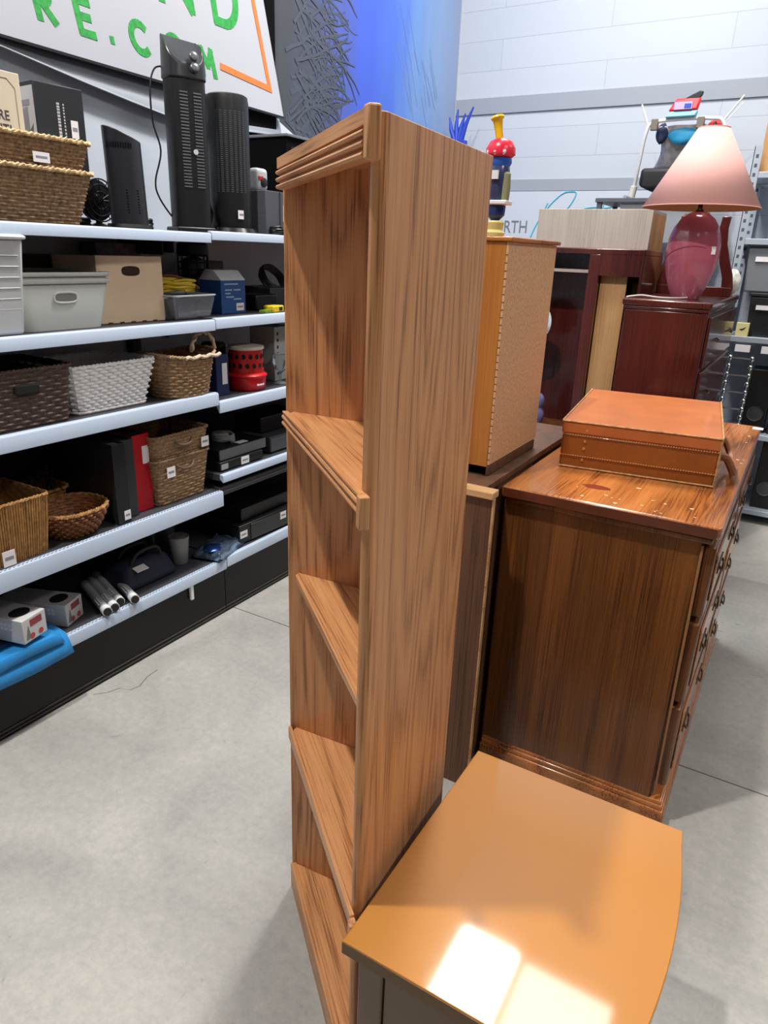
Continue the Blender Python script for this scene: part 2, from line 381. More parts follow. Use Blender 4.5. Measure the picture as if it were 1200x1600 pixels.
for k in range(16):
    y = rng.uniform(1.5, 2.1); z = rng.uniform(0.5, 1.0); a = rng.uniform(1.9, 2.3); l = rng.uniform(0.15, 0.4); d = (math.cos(a) * l, math.sin(a) * l)
    xk = 0.0088 + 0.00004 * k; brs.faces([(xk, y, z), (xk, y + 0.010, z), (xk, y + d[0] + 0.006, z + d[1]), (xk, y + d[0], z + d[1])], [(0, 1, 2, 3)])
brs.obj('painted_reeds', mat('reed_paint', '#6a88bd', 0.6), mu, smooth=False)
# black strip between sign and mural
tag(B().box(WX, WX + 0.03, 3.10, 3.40, 1.9, 3.6).obj('dark_wall_panel', mat('matte_black', '#060607', 0.9, spec=0.1)), 'narrow black upright panel between the white sign and the blue mural', 'wall panel')

# shop sign on the left wall
GREEN = mat('sign_green', '#2e9b45', 0.5, noise=0.25, nscale=60)
SX = WX + 0.034
sg = thing('shop_sign', 'white shop sign with green hand painted letters and an orange border', 'sign', (SX, 0, 0))
B().prism([(-0.6, 2.378), (3.43, 2.352), (3.08, 3.5), (-0.6, 3.5)], 0.0, 0.022, lambda u, v, a: (a, u, v)).obj('sign_board', mat('sign_white', '#b3b6bf', 0.5), sg)
B().prism([(-0.6, 2.368), (3.432, 2.342), (3.43, 2.352), (-0.6, 2.378)], -0.002, 0.024, lambda u, v, a: (a, u, v)).obj('edge_strip', BLACKP, sg, smooth=False)
def arcp(cx, cy, rx, ry, a0, a1, n=14): return [(cx + rx * math.cos(a0 + (a1 - a0) * k / n), cy + ry * math.sin(a0 + (a1 - a0) * k / n)) for k in range(n + 1)]
GLYPH = {'R': [[(0, 0), (0, 1)], [(0, 1)] + arcp(0.45, 0.75, 0.45, 0.25, PI / 2, -PI / 2) + [(0, 0.5)], [(0.35, 0.5), (1, 0)]], 'E': [[(0, 0), (0, 1)], [(0, 1), (1, 1)], [(0, 0.52), (0.85, 0.52)], [(0, 0), (1, 0)]],
         'C': [arcp(0.55, 0.5, 0.55, 0.5, 0.9, 2 * PI - 0.9, 18)], 'O': [arcp(0.5, 0.5, 0.5, 0.5, 0, 2 * PI, 24)], 'M': [[(0, 0), (0.1, 1), (0.5, 0.35), (0.9, 1), (1, 0)]],
         'A': [[(0, 0), (0.5, 1), (1, 0)], [(0.2, 0.38), (0.8, 0.38)]], 'N': [[(0, 0), (0, 1), (1, 0), (1, 1)]], 'D': [[(0, 0), (0, 1)], [(0, 1)] + arcp(0.35, 0.5, 0.65, 0.5, PI / 2, -PI / 2, 16) + [(0, 0)]], '.': [[(0.4, 0.5), (0.6, 0.5)]]}
def sign_letter(ch, y, z, hgt, wid, t=0.028, sh=-0.2):
    b = B(); k = 0
    for line in GLYPH[ch]:
        P = [Vector((q[0] * wid, q[1] * hgt)) for q in line]
        for i in range(len(P) - 1):
            d = (P[i + 1] - P[i]).normalized(); n = Vector((-d.y, d.x)) * (t / 2); a = P[i] - d * t * 0.32; c = P[i + 1] + d * t * 0.32; k += 1
            poly = [a - n, a + n * 0.9, c + n, c - n * 1.05]
            b.prism([(y + q.x + sh * q.y, z + q.y) for q in poly], 0.021, 0.0235 + 0.00002 * k, lambda u, v, w: (w, u, v))
    b.obj('letter', GREEN, sg, smooth=False)
for ch, y, z, hg, wd in (('R', 1.985, 2.452, 0.11, 0.065), ('E', 2.165, 2.450, 0.105, 0.06), ('.', 2.305, 2.448, 0.014, 0.014), ('C', 2.425, 2.446, 0.10, 0.085),
                         ('O', 2.62, 2.444, 0.10, 0.095), ('M', 2.83, 2.440, 0.10, 0.08)):
    sign_letter(ch, y, z, hg, wd)
for ch, y, z, hg, wd in (('A', 2.33, 2.68, 0.24, 0.17), ('N', 2.595, 2.672, 0.24, 0.18), ('D', 2.93, 2.674, 0.24, 0.16)):
    sign_letter(ch, y, z, hg, wd, 0.038)
B().prism([(2.945, 2.478), (3.335, 2.448), (3.02, 3.4), (2.995, 3.4), (3.298, 2.478), (2.945, 2.506)], 0.022, 0.0245, lambda u, v, a: (a, u, v)).obj('border', mat('sign_orange', '#e8793a', 0.5), sg, smooth=False)
# grey strip standing in for the sign's shadow on the wall
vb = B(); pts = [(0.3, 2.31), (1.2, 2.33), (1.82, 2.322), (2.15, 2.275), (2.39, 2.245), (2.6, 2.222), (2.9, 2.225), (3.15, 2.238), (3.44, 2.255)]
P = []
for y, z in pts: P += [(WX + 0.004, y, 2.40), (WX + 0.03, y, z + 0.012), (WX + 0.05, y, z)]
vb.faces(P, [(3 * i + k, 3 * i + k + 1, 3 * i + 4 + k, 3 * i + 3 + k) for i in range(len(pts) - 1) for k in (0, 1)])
tag(vb.obj('sign_shadow_strip', mat('shadow_grey', '#8d939d', 0.55), solid=0.004), 'grey strip painted as the shadow on the wall under the lettered sign', 'painted_shadow')

tag(B().prism([(3.28, 2.345), (3.44, 2.335), (3.60, 2.275), (3.80, 2.250), (4.05, 2.240), (4.05, 2.225), (3.28, 2.225)], WX + 0.006, WX + 0.014, lambda u, v, a: (a, u, v)).obj('paper_flap', mat('flap_paper', '#ccd2dc', 0.6)), 'white curved paper flap on the wall at the lower corner of the lettered sign', 'paper')

# name board on the back wall
nb = thing('name_board', 'white wall board with grey capitals and teal script lettering', 'sign', (0, YB - 0.013, 0))
B().box(-2.60, -0.95, -0.008, 0.012, 1.55, 2.16).obj('board', mat('board_white', '#bec6d2', 0.5), nb)
b = text_b('RTH', 0.128, lambda u, v, w: (-2.26 + u * 0.82, -0.0095 + w, 1.862 + v), 0.002)
b.obj('capital_letters', mat('letter_grey', '#6d747c', 0.6), nb, smooth=False)
b = B()
for p in ([(-2.026, 1.83), (-1.995, 1.907), (-1.949, 1.997), (-1.914, 2.076)], [(-1.952, 1.977), (-1.891, 2.066), (-1.803, 2.143), (-1.731, 2.164), (-1.703, 2.147), (-1.713, 2.105), (-1.758, 2.037), (-1.837, 1.978), (-1.932, 1.948), (-1.933, 1.908), (-1.924, 1.832)],
          [(-1.822, 1.904), (-1.856, 1.909), (-1.884, 1.868), (-1.86, 1.852), (-1.813, 1.88), (-1.787, 1.929), (-1.782, 1.85), (-1.812, 1.78)], [(-1.63, 2.038), (-1.559, 2.047), (-1.466, 2.043), (-1.407, 2.057), (-1.368, 2.062)], [(-1.413, 2.094), (-1.44, 2.038)], [(-1.49, 2.104), (-1.484, 2.029)]):
    b.tube(smoothpath([(x, -0.008, min(z, 2.155)) for x, z in p], 5), 0.0055, 6)
b.obj('script_lettering', mat('teal_paint', '#4fb0c6', 0.5), nb)

# ceiling lamp housings out of view; the dim and the rear panel are added
def panel_fixture(x, y, hx, hy, label):
    t = thing('ceiling_light', label, 'ceiling light', (x, y, 4.95))
    B().box(-hx - 0.03, hx + 0.03, -hy - 0.03, hy + 0.03, 0.012, 0.10).obj('housing', PLASTW, t, bev=0.004)
    for a in (-hx - 0.03, hx + 0.002): B().box(a, a + 0.028, -hy - 0.03, hy + 0.03, -0.01, 0.012).obj('frame', PLASTW, t)
panel_fixture(-1.26, 3.58, 0.25, 0.75, 'long ceiling light panel beyond the oak bookcase')
panel_fixture(-0.58, 3.90, 0.36, 0.40, 'added dim square ceiling light panel over the cherry chest')
panel_fixture(2.6, 0.6, 0.375, 0.67, 'ceiling light panel over the near end of the right aisle')
panel_fixture(2.6, 4.2, 0.375, 0.67, 'ceiling light panel over the far end of the right aisle')
panel_fixture(0.6, -2.6, 0.375, 0.67, 'added ceiling light panel for fill behind the viewer')
hbf = thing('high_bay_lamp', 'round high bay lamp hanging over the left aisle', 'ceiling light', (-1.41, 0.29, 4.88))
B().lathe([(0.20, 0.0), (0.19, 0.03), (0.09, 0.16), (0.085, 0.17)], 32, cap=False).obj('reflector', mat('lamp_housing', '#2a2c30', 0.6), hbf, solid=0.003)
B().cyl((0, 0, 0.165), (0, 0, 0.17), 0.08).obj('hanger_plate', STEEL, hbf)

# ------------------------------------------------------------------ gondola shelving along the left wall
PERF = mat('lip_hole', '#7d8899', 0.6)
def gondola(y0, y1, zs, label, lips, near):
    t = thing('gondola_shelving', label, 'shelving', (0, 0, 0))
    B().box(-2.70, -2.685, y0, y1, 1.10, 1.735).obj('back_panel', mat('pale_back', '#dfe2e8', 0.6), t, smooth=False)
    B().box(-2.70, -2.685, y0, y1, 0.0, 1.10).obj('lower_back_panel', mat('shaded_back', '#26282c', 0.6), t, smooth=False)  # shade of the lower bays put into a charcoal panel colour
    for y in (y0 + 0.012, y1 - 0.012):
        B().box(-2.685, -2.645, y - 0.012, y + 0.012, 0, 1.70).obj('upright', DECK, t, bev=0.002)
    for i, (z, lh, xf) in enumerate(zs):
        d = B().box(-2.684, xf - 0.022, y0 + 0.001, y1 - 0.001, z - 0.03, z).obj('shelf', DECK, t, smooth=False)
        g = B().prism([(xf - 0.0225, z + 0.002), (xf - 0.004, z), (xf, z - 0.006), (xf, z - lh), (xf - 0.006, z - lh), (xf - 0.0225, z - 0.02)], y0 + 0.001, y1 - 0.001, lambda u, v, a: (u, a, v)).obj('shelf_lip', LIP, d, bev=0.0015)
        if near and i in (3, 4):
            hb_ = B(); n = int((y1 - y0) / 0.016)
            for k in range(n):
                yy = y0 + 0.01 + k * 0.016
                for q in (0, 1): hb_.box(xf - 0.019 + q * 0.007, xf - 0.015 + q * 0.007, yy + q * 0.007, yy + 0.006 + q * 0.007, z + 0.0005, z + 0.0022)
            hb_.obj('lip_perforation', PERF, d, smooth=False)
        for y in (y0 + 0.03, y1 - 0.03):
            B().box(-2.64, -2.40, y - 0.002, y + 0.002, z - 0.09, z - 0.031).obj('bracket', DECK, d, smooth=False)
    k = B().box(-2.20, -2.170, y0 + 0.001, y1 - 0.001, 0.0, zs[-1][0] - 0.05).obj('kick_plate', mat('kick_black', '#070708', 0.32, spec=0.3), t, smooth=False)
    B().box(-2.171, -2.166, y0 + 0.002, y1 - 0.002, 0.012, 0.018).box(-2.171, -2.166, y0 + 0.002, y1 - 0.002, 0.030, 0.034).obj('kick_rail', mat('kick_rail', '#3d3d3c', 0.5), k, smooth=False)
    return t
Z1, Z2, Z3, Z4, Z5 = 1.727, 1.387, 1.08, 0.628, 0.287
XF = -2.15
gondola(0.60, 2.26, [(Z1, 0.037, XF), (Z2, 0.043, XF), (Z3, 0.055, XF), (Z4, 0.072, XF), (Z5, 0.05, XF)], 'nearer bay of pale steel gondola shelving holding the baskets', True, True)
Z1b, Z2b, Z3b, Z4b, Z5b = 1.735, 1.392, 1.038, 0.700, 0.293
gondola(2.262, 3.92, [(Z1b, 0.034, XF), (Z2b, 0.043, XF), (Z3b, 0.05, XF), (Z4b, 0.035, XF), (Z5b, 0.05, XF)], 'farther bay of pale steel gondola shelving partly behind the oak bookcase', False, False)
tag(B().box(-2.1685, -2.155, 2.028, 2.045, 0.165, 0.237).obj('label_holder', PLASTW, bev=0.002), 'small white plastic holder hanging below the bottom shelf edge', 'label holder')

# ------------------------------------------------------------------ oak corner bookcase
bc = thing('corner_bookcase', 'tall oak corner bookcase with reeded top trim and five open shelves', 'bookcase', (-0.488, 0.797, 0), math.radians(4.27))
HB = 1.84
arc = [(-0.012 + 0.012 * math.cos(a), 0.034 + 0.012 * math.sin(a)) for a in [-PI * 0.75 * k / 10 for k in range(11)]]
B().zprism([(0, 0.44), (-0.02, 0.44), (-0.0205, 0.05)] + arc[::-1], 0, HB).obj('side_panel', OAK, bc, bev=0.0015)
B().zprism([(-0.412, 0.412), (-0.410, 0.436), (-0.021, 0.436), (-0.021, 0.416), (-0.402, 0.416)], 0, HB - 0.002).obj('side_panel', OAK, bc, bev=0.003)
u = Vector((-0.7071, 0.7071, 0)); nrm = Vector((-0.7071, -0.7071, 0))
def front(pt_n, z, a): v = u * a + nrm * pt_n; return (v.x, v.y, z)
def shelf_poly(inset):
    k = inset * 1.414
    return [(-0.0215, 0.0215 + k), (-0.4005 + k, 0.4005), (-0.4005 + k, 0.4155), (-0.0215, 0.4155)]
def reeded(z0, z1, n0):
    """front strip cross-section with rounded grooves below a plain band"""
    return z0, z1, n0
def fascia(parent, z0, z1, plain, grooves, a0=0.014, a1=0.578, depth=0.02, name='trim_strip'):
    p = [(-0.004, z1), (depth * 0.55, z1), (depth * 0.55, z1 - plain)]
    gh = (z1 - plain - z0) / grooves
    for i in range(grooves):
        t = z1 - plain - gh * i
        p += [(depth * 0.28, t - gh * 0.06), (depth * 0.30, t - gh * 0.22), (depth * 0.62, t - gh * 0.36), (depth * 0.72, t - gh * 0.60), (depth * 0.62, t - gh * 0.86), (depth * 0.30, t - gh * 0.98)]
    p.append((-0.004, z0))
    return B().prism(p, a0, a1, front).obj(name, OAKS, parent)
tp = B().zprism(shelf_poly(0.0), HB - 0.02, HB - 0.002).obj('top_board', OAKS, bc, bev=0.001)
fascia(tp, 1.785, HB, 0.018, 3)
B().prism([(-0.004, -0.010), (0.014, -0.010), (0.014, 0.008), (0.006, 0.016), (-0.004, 0.016)], 1.782, HB + 0.002, lambda n, a, z: front(n, z, a)).obj('corner_block', OAK, tp, bev=0.003)
for z, th, ins, trim in ((1.353, 0.02, 0.004, 2), (0.975, 0.018, 0.012, 0), (0.538, 0.02, 0.004, 0), (0.081, 0.02, 0.002, 0)):
    sh = B().zprism(shelf_poly(ins), z - th, z).obj('shelf', OAKS, bc, bev=0.002)
    if trim:
        fascia(sh, z - 0.030, z + 0.001, 0.004, 2, depth=0.014)
        B().prism([(-0.004, -0.008), (0.012, -0.008), (0.012, 0.008), (0.005, 0.014), (-0.004, 0.014)], z - 0.046, z + 0.004, lambda n, a, zz: front(n, zz, a)).obj('corner_block', OAK, sh, bev=0.002)
    if z < 0.6 and z > 0.2:
        B().prism([(-0.004, z + 0.001), (0.005, z + 0.001), (0.005, z - 0.033), (-0.004, z - 0.033)], 0.012, 0.580, front).obj('trim_strip', OAKS, sh, bev=0.002)
        B().prism([(-0.004, -0.008), (0.011, -0.008), (0.011, 0.008), (0.004, 0.012), (-0.004, 0.012)], z - 0.050, z - 0.004, lambda n, a, zz: front(n, zz, a)).obj('corner_block', OAK, sh, bev=0.002)
    if z < 0.2:
        B().prism([(-0.012, z + 0.001), (0.004, z + 0.001), (0.004, 0.0), (-0.012, 0.0)], 0.012, 0.580, front).obj('kick_board', OAKS, sh, bev=0.002)

# ------------------------------------------------------------------ amber lacquered end table
et = thing('end_table', 'amber lacquered end table with a bowed front in the foreground', 'end table', (-0.48, 0.745, 0))
bow = [(0.0, 0.0), (0.465, 0.0)] + [(0.465 + 0.036 * math.sin(PI * (k / 12)) ** 0.8 if 0 < k < 12 else 0.465, 0.597 * k / 12) for k in range(1, 12)] + [(0.472, 0.595), (0.0, 0.595)]
tt_ = B().zprism(bow, 0.524, 0.55).obj('table_top', LACQ, et, bev=0.002)
B().box(0.0005, 0.464, -0.0012, 0.0005, 0.522, 0.5475).obj('edge_band', mat('edge_brown', '#6e4f2e', 0.45), tt_, smooth=False)
B().box(0.022, 0.44, 0.575, 0.585, 0.05, 0.522).obj('back_panel', LACQ2, et)
sp = B().box(0.075, 0.40, 0.026, 0.036, 0.06, 0.522).obj('side_panel', LACQ2, et)
sp2 = B().box(0.075, 0.40, 0.561, 0.571, 0.06, 0.522).obj('side_panel', LACQ2, et)
for x, y in ((0.022, 0.02), (0.40, 0.02), (0.022, 0.535), (0.40, 0.535)):
    B().box(x, x + 0.05, y, y + 0.04, 0.0, 0.522).obj('leg', LACQ2, et, bev=0.003)
for z0, z1 in ((0.30, 0.50), (0.08, 0.285)):
    dr = B().zprism([(0.451, 0.065)] + [(0.456 + 0.030 * math.sin(PI * (k + 1) / 10), 0.065 + 0.465 * k / 8) for k in range(9)] + [(0.451, 0.53)], z0, z1).obj('drawer', LACQ, et, bev=0.003)

# ------------------------------------------------------------------ stained pine dresser
dx = thing('pine_dresser', 'long stained pine dresser with a worn glossy top under the leather suitcase', 'dresser', (-0.70, 1.93, 0))
DL = 1.46
tp = B().prism([(0.0, 0), (0.607, 0), (0.617, 0.012), (0.617, DL), (0, DL)], 0.995, 1.03, lambda a, c, z: (a, c, z)).obj('dresser_top', PINET, dx, bev=0.007, seg=3)
B().box(0.012, 0.600, 0.010, DL - 0.01, 0.975, 0.995).obj('top_moulding', PINE, tp, bev=0.006)
B().box(0.010, 0.572, 0.026, 0.046, 0.09, 0.975).obj('side_panel', PINE, dx)
B().box(0.010, 0.572, DL - 0.046, DL - 0.026, 0.09, 0.975).obj('side_panel', PINE, dx)
B().box(0.004, 0.010, 0.03, DL - 0.03, 0.02, 0.975).obj('back_panel', WALNUT, dx)
B().prism([(0.582, 0.125), (0.589, 0.125), (0.580, 0.965), (0.573, 0.965)], 0.020, 0.030, lambda a, z, c: (a, c, z)).obj('edge_bead', mat('pale_bead', '#9a6c46', 0.4), dx, bev=0.002)
B().box(0.572, 0.578, 0.034, DL - 0.034, 0.09, 0.975).obj('face_frame', PINE, dx)
base = B().box(0.002, 0.625, 0.014, DL - 0.014, 0.0, 0.075).obj('base_moulding', PINET, dx, bev=0.008)
B().box(0.006, 0.618, 0.020, DL - 0.02, 0.072, 0.092).obj('moulding_step', PINET, base, bev=0.006)
B().box(0.008, 0.612, 0.024, DL - 0.024, 0.090, 0.106).obj('moulding_step', PINET, base, bev=0.005)
BRASS = mat('aged_brass', '#5a4630', 0.35, metal=0.9)
for z0, z1 in ((0.745, 0.962), (0.46, 0.725), (0.155, 0.440)):
    for y0, y1 in ((0.036, 0.715), (0.745, DL - 0.036)):
        d = B().box(0.578, 0.612, y0, y1, z0, z1).obj('drawer', PINE, dx, bev=0.008)
        B().box(0.6115, 0.618, y0 + 0.05, y1 - 0.05, z0 + 0.035, z1 - 0.035).obj('drawer_panel', PINET, d, bev=0.006)
        for f in (0.27, 0.73):
            yc = y0 + (y1 - y0) * f; zc = (z0 + z1) / 2
            h = B().box(0.617, 0.621, yc - 0.05, yc + 0.05, zc - 0.018, zc + 0.018)
            h.tube(smoothpath([(0.62, yc - 0.035, zc + 0.004), (0.627, yc - 0.032, zc - 0.01), (0.629, yc, zc - 0.024), (0.627, yc + 0.032, zc - 0.01), (0.62, yc + 0.035, zc + 0.004)], 4), 0.0035, 6)
            h.obj('drawer_pull', BRASS, d, bev=0.001)
tag(B().box(-0.115, -0.075, 3.315, 3.36, 1.0302, 1.0312).obj('price_tag', TAG, smooth=False), 'white price tag lying on the far corner of the pine dresser', 'price tag')
B().box(0.006, 0.606, -0.0012, 0.0006, 0.997, 1.0255).obj('dark_front_edge', mat('dark_edge', '#5c2d1a', 0.35, coat=0.3, noise=0.2, nscale=12), tp, bev=0.0008)  # thin dark band over the near edge of the top
# worn marks on the top
wm = B(); rng = random.Random(5)
for k in range(26):
    x = rng.uniform(-0.66, -0.13); y = rng.choice((rng.uniform(1.96, 2.2), rng.uniform(1.96, 2.1), rng.uniform(2.3, 3.2))); r = rng.uniform(0.002, 0.007)
    if y > 2.2: x = rng.uniform(-0.13, -0.10)
    n = 7; ph = rng.uniform(0, 6)
    wm.faces([(x - (-0.70) + r * rng.uniform(0.5, 1.6) * math.cos(2 * PI * i / n + ph), y - 1.93 + r * rng.uniform(0.5, 1.2) * math.sin(2 * PI * i / n + ph), 1.0304) for i in range(n)], [tuple(range(n))])
wm.obj('scuff_marks', mat('scuff', '#d9b48c', 0.6), tp, smooth=False)
kn = B()
kn.faces([(0.245 + 0.042 * math.cos(2 * PI * i / 14) * (1 + 0.15 * math.sin(3 * i)), 0.16 + 0.022 * math.sin(2 * PI * i / 14), 1.0303) for i in range(14)], [tuple(range(14))])
kn.obj('dark_stain', mat('red_stain', '#7d2f1c', 0.35, coat=0.5), tp, smooth=False)

# ------------------------------------------------------------------ leather suitcase
LEA = mat('tan_leather', '#8d4f1b', 0.38, noise=0.10, nscale=14, bump=0.12, bscale=180, coat=0.15)
LEAT = mat('tan_leather_lid', '#b26430', 0.42, noise=0.12, nscale=9, bump=0.1, bscale=160, coat=0.15)
WORN = mat('worn_edge', '#b58a5e', 0.7, noise=0.4, nscale=80)
sc = thing('leather_suitcase', 'worn tan leather suitcase lying flat on the pine dresser', 'suitcase', (-0.624, 2.246, 1.0315), math.radians(6.8))
SW, SD, SH = 0.475, 0.66, 0.155
B().box(0, SW, 0, SD, 0.0, 0.112).obj('case_body', LEA, sc, bev=0.006)
B().box(-0.003, SW + 0.003, -0.003, SD + 0.003, 0.113, SH).obj('case_lid', LEAT, sc, bev=0.006)
st = B()
for z in (0.042, 0.112):
    n = 60
    for k in range(n):
        y = SW * (k + 0.15) / n
        st.box(y, y + SW / n * 0.62, -0.0052, -0.001, z - 0.0012, z + 0.0012)
st.obj('stitching', mat('stitch', '#c98f55', 0.7), sc, smooth=False)
e = B().tube([(-0.003, -0.003, SH - 0.001), (SW + 0.003, -0.003, SH - 0.001)], 0.0032, 6)
e.tube([(0.0, -0.001, 0.003), (SW, -0.001, 0.003)], 0.0032, 6).tube([(SW + 0.001, 0.0, 0.0), (SW + 0.002, -0.001, SH)], 0.0035, 6).tube([(-0.003, -0.003, SH), (-0.003, SD, SH)], 0.0025, 6).tube([(SW + 0.003, -0.003, SH), (SW + 0.003, SD, SH)], 0.003, 6)
e.obj('worn_binding', WORN, sc)
for x, z in ((0.078, 0.128), (0.075, 0.092), (0.074, 0.068), (0.074, 0.030)):
    B().lathe([(0.0045, -0.002), (0.0045, 0.0015), (0.002, 0.003)], 10, (x, -0.002, z), M=Matrix.Rotation(PI / 2, 3, 'X')).obj('rivet', mat('rivet_brass', '#d9a96a', 0.3, metal=0.7), sc)
h = B(); hp = smoothpath([(SW + 0.004, 0.06, 0.085), (SW + 0.026, 0.062, 0.082), (SW + 0.052, 0.09, 0.036), (SW + 0.058, 0.19, 0.022), (SW + 0.052, 0.29, 0.036), (SW + 0.026, 0.318, 0.082), (SW + 0.004, 0.32, 0.085)], 5)
h.tube(hp, 0.0125, 8); h.obj('handle', mat('handle_leather', '#8a5430', 0.5, noise=0.3, nscale=60), sc)
for y in (0.06, 0.32):
    B().box(SW, SW + 0.008, y - 0.018, y + 0.018, 0.065, 0.105).obj('handle_mount', mat('dull_metal', '#8d8880', 0.4, metal=0.8), sc, bev=0.002)
for y in (0.16, 0.58):
    B().box(SW, SW + 0.007, y - 0.02, y + 0.02, 0.085, 0.14).obj('latch', mat('dull_metal', '#8d8880'), sc, bev=0.002)

# ------------------------------------------------------------------ low cabinet with its back to us, pegboard-backed hutch on top
lc = thing('low_cabinet', 'low brown cabinet seen from behind between bookcase and pine dresser', 'cabinet', (-1.14, 1.795, 0))
B().box(0.0, 0.466, 0.0, 0.012, 0.0, 1.028).obj('back_panel', WALNUT, lc)
B().box(0.412, 0.426, 0.14, 0.45, 0.0, 1.028).obj('side_panel', WALNUT, lc)
B().box(0.0, 0.014, 0.012, 0.45, 0.0, 1.028).obj('side_panel', WALNUT, lc)
B().box(0.466, 0.471, -0.003, 0.012, 0.0, 1.028).obj('raw_edge', RAWPINE, lc, bev=0.001)
tp = B().zprism([(-0.01, 0.035), (0.430, 0.035), (0.430, 0.95), (-0.01, 0.95)], 1.028, 1.05).obj('cabinet_top', WALNUT, lc, bev=0.002)
B().box(-0.01, 0.470, -0.012, 0.035, 1.028, 1.05).obj('raw_front_strip', RAWPINE, tp, bev=0.003)
B().box(0.014, 0.43, 0.42, 0.43, 0.0, 1.028).obj('door', WALNUT, lc)
B().box(0.0, 0.42, 0.87, 0.94, 0.0, 1.028).obj('rear_panel', WALNUT, lc)
pg = thing('pegboard_hutch', 'golden pine hutch with a perforated hardboard back beside the bookcase', 'hutch', (-1.030, 1.926, 1.051))
def pegmat():
    m = bpy.data.materials.new('pegboard'); m.use_nodes = True; nt = m.node_tree; L = nt.links; b = nt.nodes['Principled BSDF']
    tc = nt.nodes.new('ShaderNodeTexCoord'); n = nt.nodes.new('ShaderNodeTexNoise'); n.inputs['Scale'].default_value = 120; n.inputs['Detail'].default_value = 3
    L.new(tc.outputs['Object'], n.inputs['Vector']); r = nt.nodes.new('ShaderNodeValToRGB')
    r.color_ramp.elements[0].color = hexc('#c0946c'); r.color_ramp.elements[0].position = 0.3; r.color_ramp.elements[1].color = hexc('#dbb088'); r.color_ramp.elements[1].position = 0.7
    L.new(n.outputs['Fac'], r.inputs['Fac']); L.new(r.outputs['Color'], b.inputs['Base Color']); b.inputs['Roughness'].default_value = 0.75
    return m
B().box(0.0, 0.278, 0.0, 0.018, 0.0, 0.668).obj('side_panel', GOLD, pg, bev=0.003)
B().box(0.0, 0.278, 0.40, 0.418, 0.0, 0.668).obj('side_panel', GOLD, pg, bev=0.003)
B().box(0.0, 0.278, 0.018, 0.40, 0.645, 0.666).obj('top_board', GOLD, pg)
B().box(0.0, 0.278, 0.018, 0.40, 0.34, 0.358).obj('shelf', GOLD, pg)
B().box(-0.008, 0.296, -0.006, 0.424, 0.668, 0.680).obj('cap_board', GOLD, pg, bev=0.003)
pb = B().box(0.278, 0.284, 0.0, 0.42, 0.035, 0.667).obj('pegboard_back', pegmat(), pg, smooth=False)
ph = B()
for i in range(15):
    for j in range(24):
        y = 0.03 + i * 0.0255; z = 0.05 + j * 0.0258
        if random.random() < 0.25: continue
        ph.faces([(0.2843, y + 0.0013 * math.cos(2 * PI * k / 6), z + 0.0013 * math.sin(2 * PI * k / 6)) for k in range(6)], [tuple(range(6))])
ph.obj('peg_holes', mat('hole_dark', '#7d5c40', 0.9), pb, smooth=False)
sn = B()
for k in range(29): sn.box(0.2775, 0.2846, -0.0004, 0.001, 0.05 + k * 0.0208, 0.0525 + k * 0.0208)
sn.obj('staples', mat('staple_dark', '#5a3820', 0.8), pb, smooth=False)
B().box(0.0, 0.282, 0.0, 0.42, 0.0, 0.03).obj('bottom_rail', WALNUT, pg, bev=0.002)

# bubble toy on the hutch
ty = thing('bubble_toy', 'bright plastic toy with yellow funnel, red cap and blue body on the pegboard hutch', 'toy', (-0.835, 2.03, 1.732))
B().lathe([(0.032, 0.0), (0.034, 0.012), (0.026, 0.02), (0.03, 0.04), (0.026, 0.045)], 20).obj('base', mat('toy_yellow_clear', '#d6cf8a', 0.3), ty)
B().lathe([(0.012, 0.045), (0.028, 0.06), (0.030, 0.085), (0.026, 0.09)], 20).obj('lower_body', mat('toy_blue_d', '#1c3070', 0.3), ty)
B().box(-0.036, 0.045, -0.035, 0.02, 0.088, 0.100).obj('white_band', PLASTW, ty, bev=0.003)
B().lathe([(0.026, 0.10), (0.034, 0.125), (0.036, 0.16), (0.032, 0.19), (0.026, 0.20)], 22).obj('clear_body', mat('toy_navy', '#3a4066', 0.2), ty)
B().box(-0.014, 0.014, -0.042, -0.034, 0.155, 0.178).obj('sticker', TAG, ty)
B().lathe([(0.012, 0.10), (0.014, 0.13), (0.012, 0.17), (0.006, 0.175)], 12, (0.032, -0.012, 0)).obj('side_tube', mat('toy_olive', '#8c8d6a', 0.35), ty)
B().lathe([(0.030, 0.188), (0.037, 0.20), (0.036, 0.212), (0.02, 0.218)], 22).obj('blue_collar', mat('toy_blue', '#2f5fc0', 0.3), ty)
B().lathe([(0.036, 0.214), (0.046, 0.222), (0.045, 0.238), (0.034, 0.256), (0.016, 0.264)], 26).obj('red_cap', mat('toy_red', '#e0203f', 0.3), ty)
for a in (-2.2, -1.6, -1.0):
    B().ball((0.040 * math.cos(a), 0.040 * math.sin(a), 0.226), 0.010, 0.006, 0.008, 10).obj('cap_stud', PLASTW, ty)
B().lathe([(0.011, 0.255), (0.012, 0.285), (0.015, 0.31), (0.021, 0.316), (0.018, 0.322), (0.012, 0.312)], 20, M=Matrix.Rotation(-0.22, 3, 'Y').to_3x3()).obj('yellow_funnel', mat('toy_yellow', '#f0c41c', 0.3), ty, loc=(0.05, 0, 0.008))

ty.scale = (0.90, 0.90, 0.96)

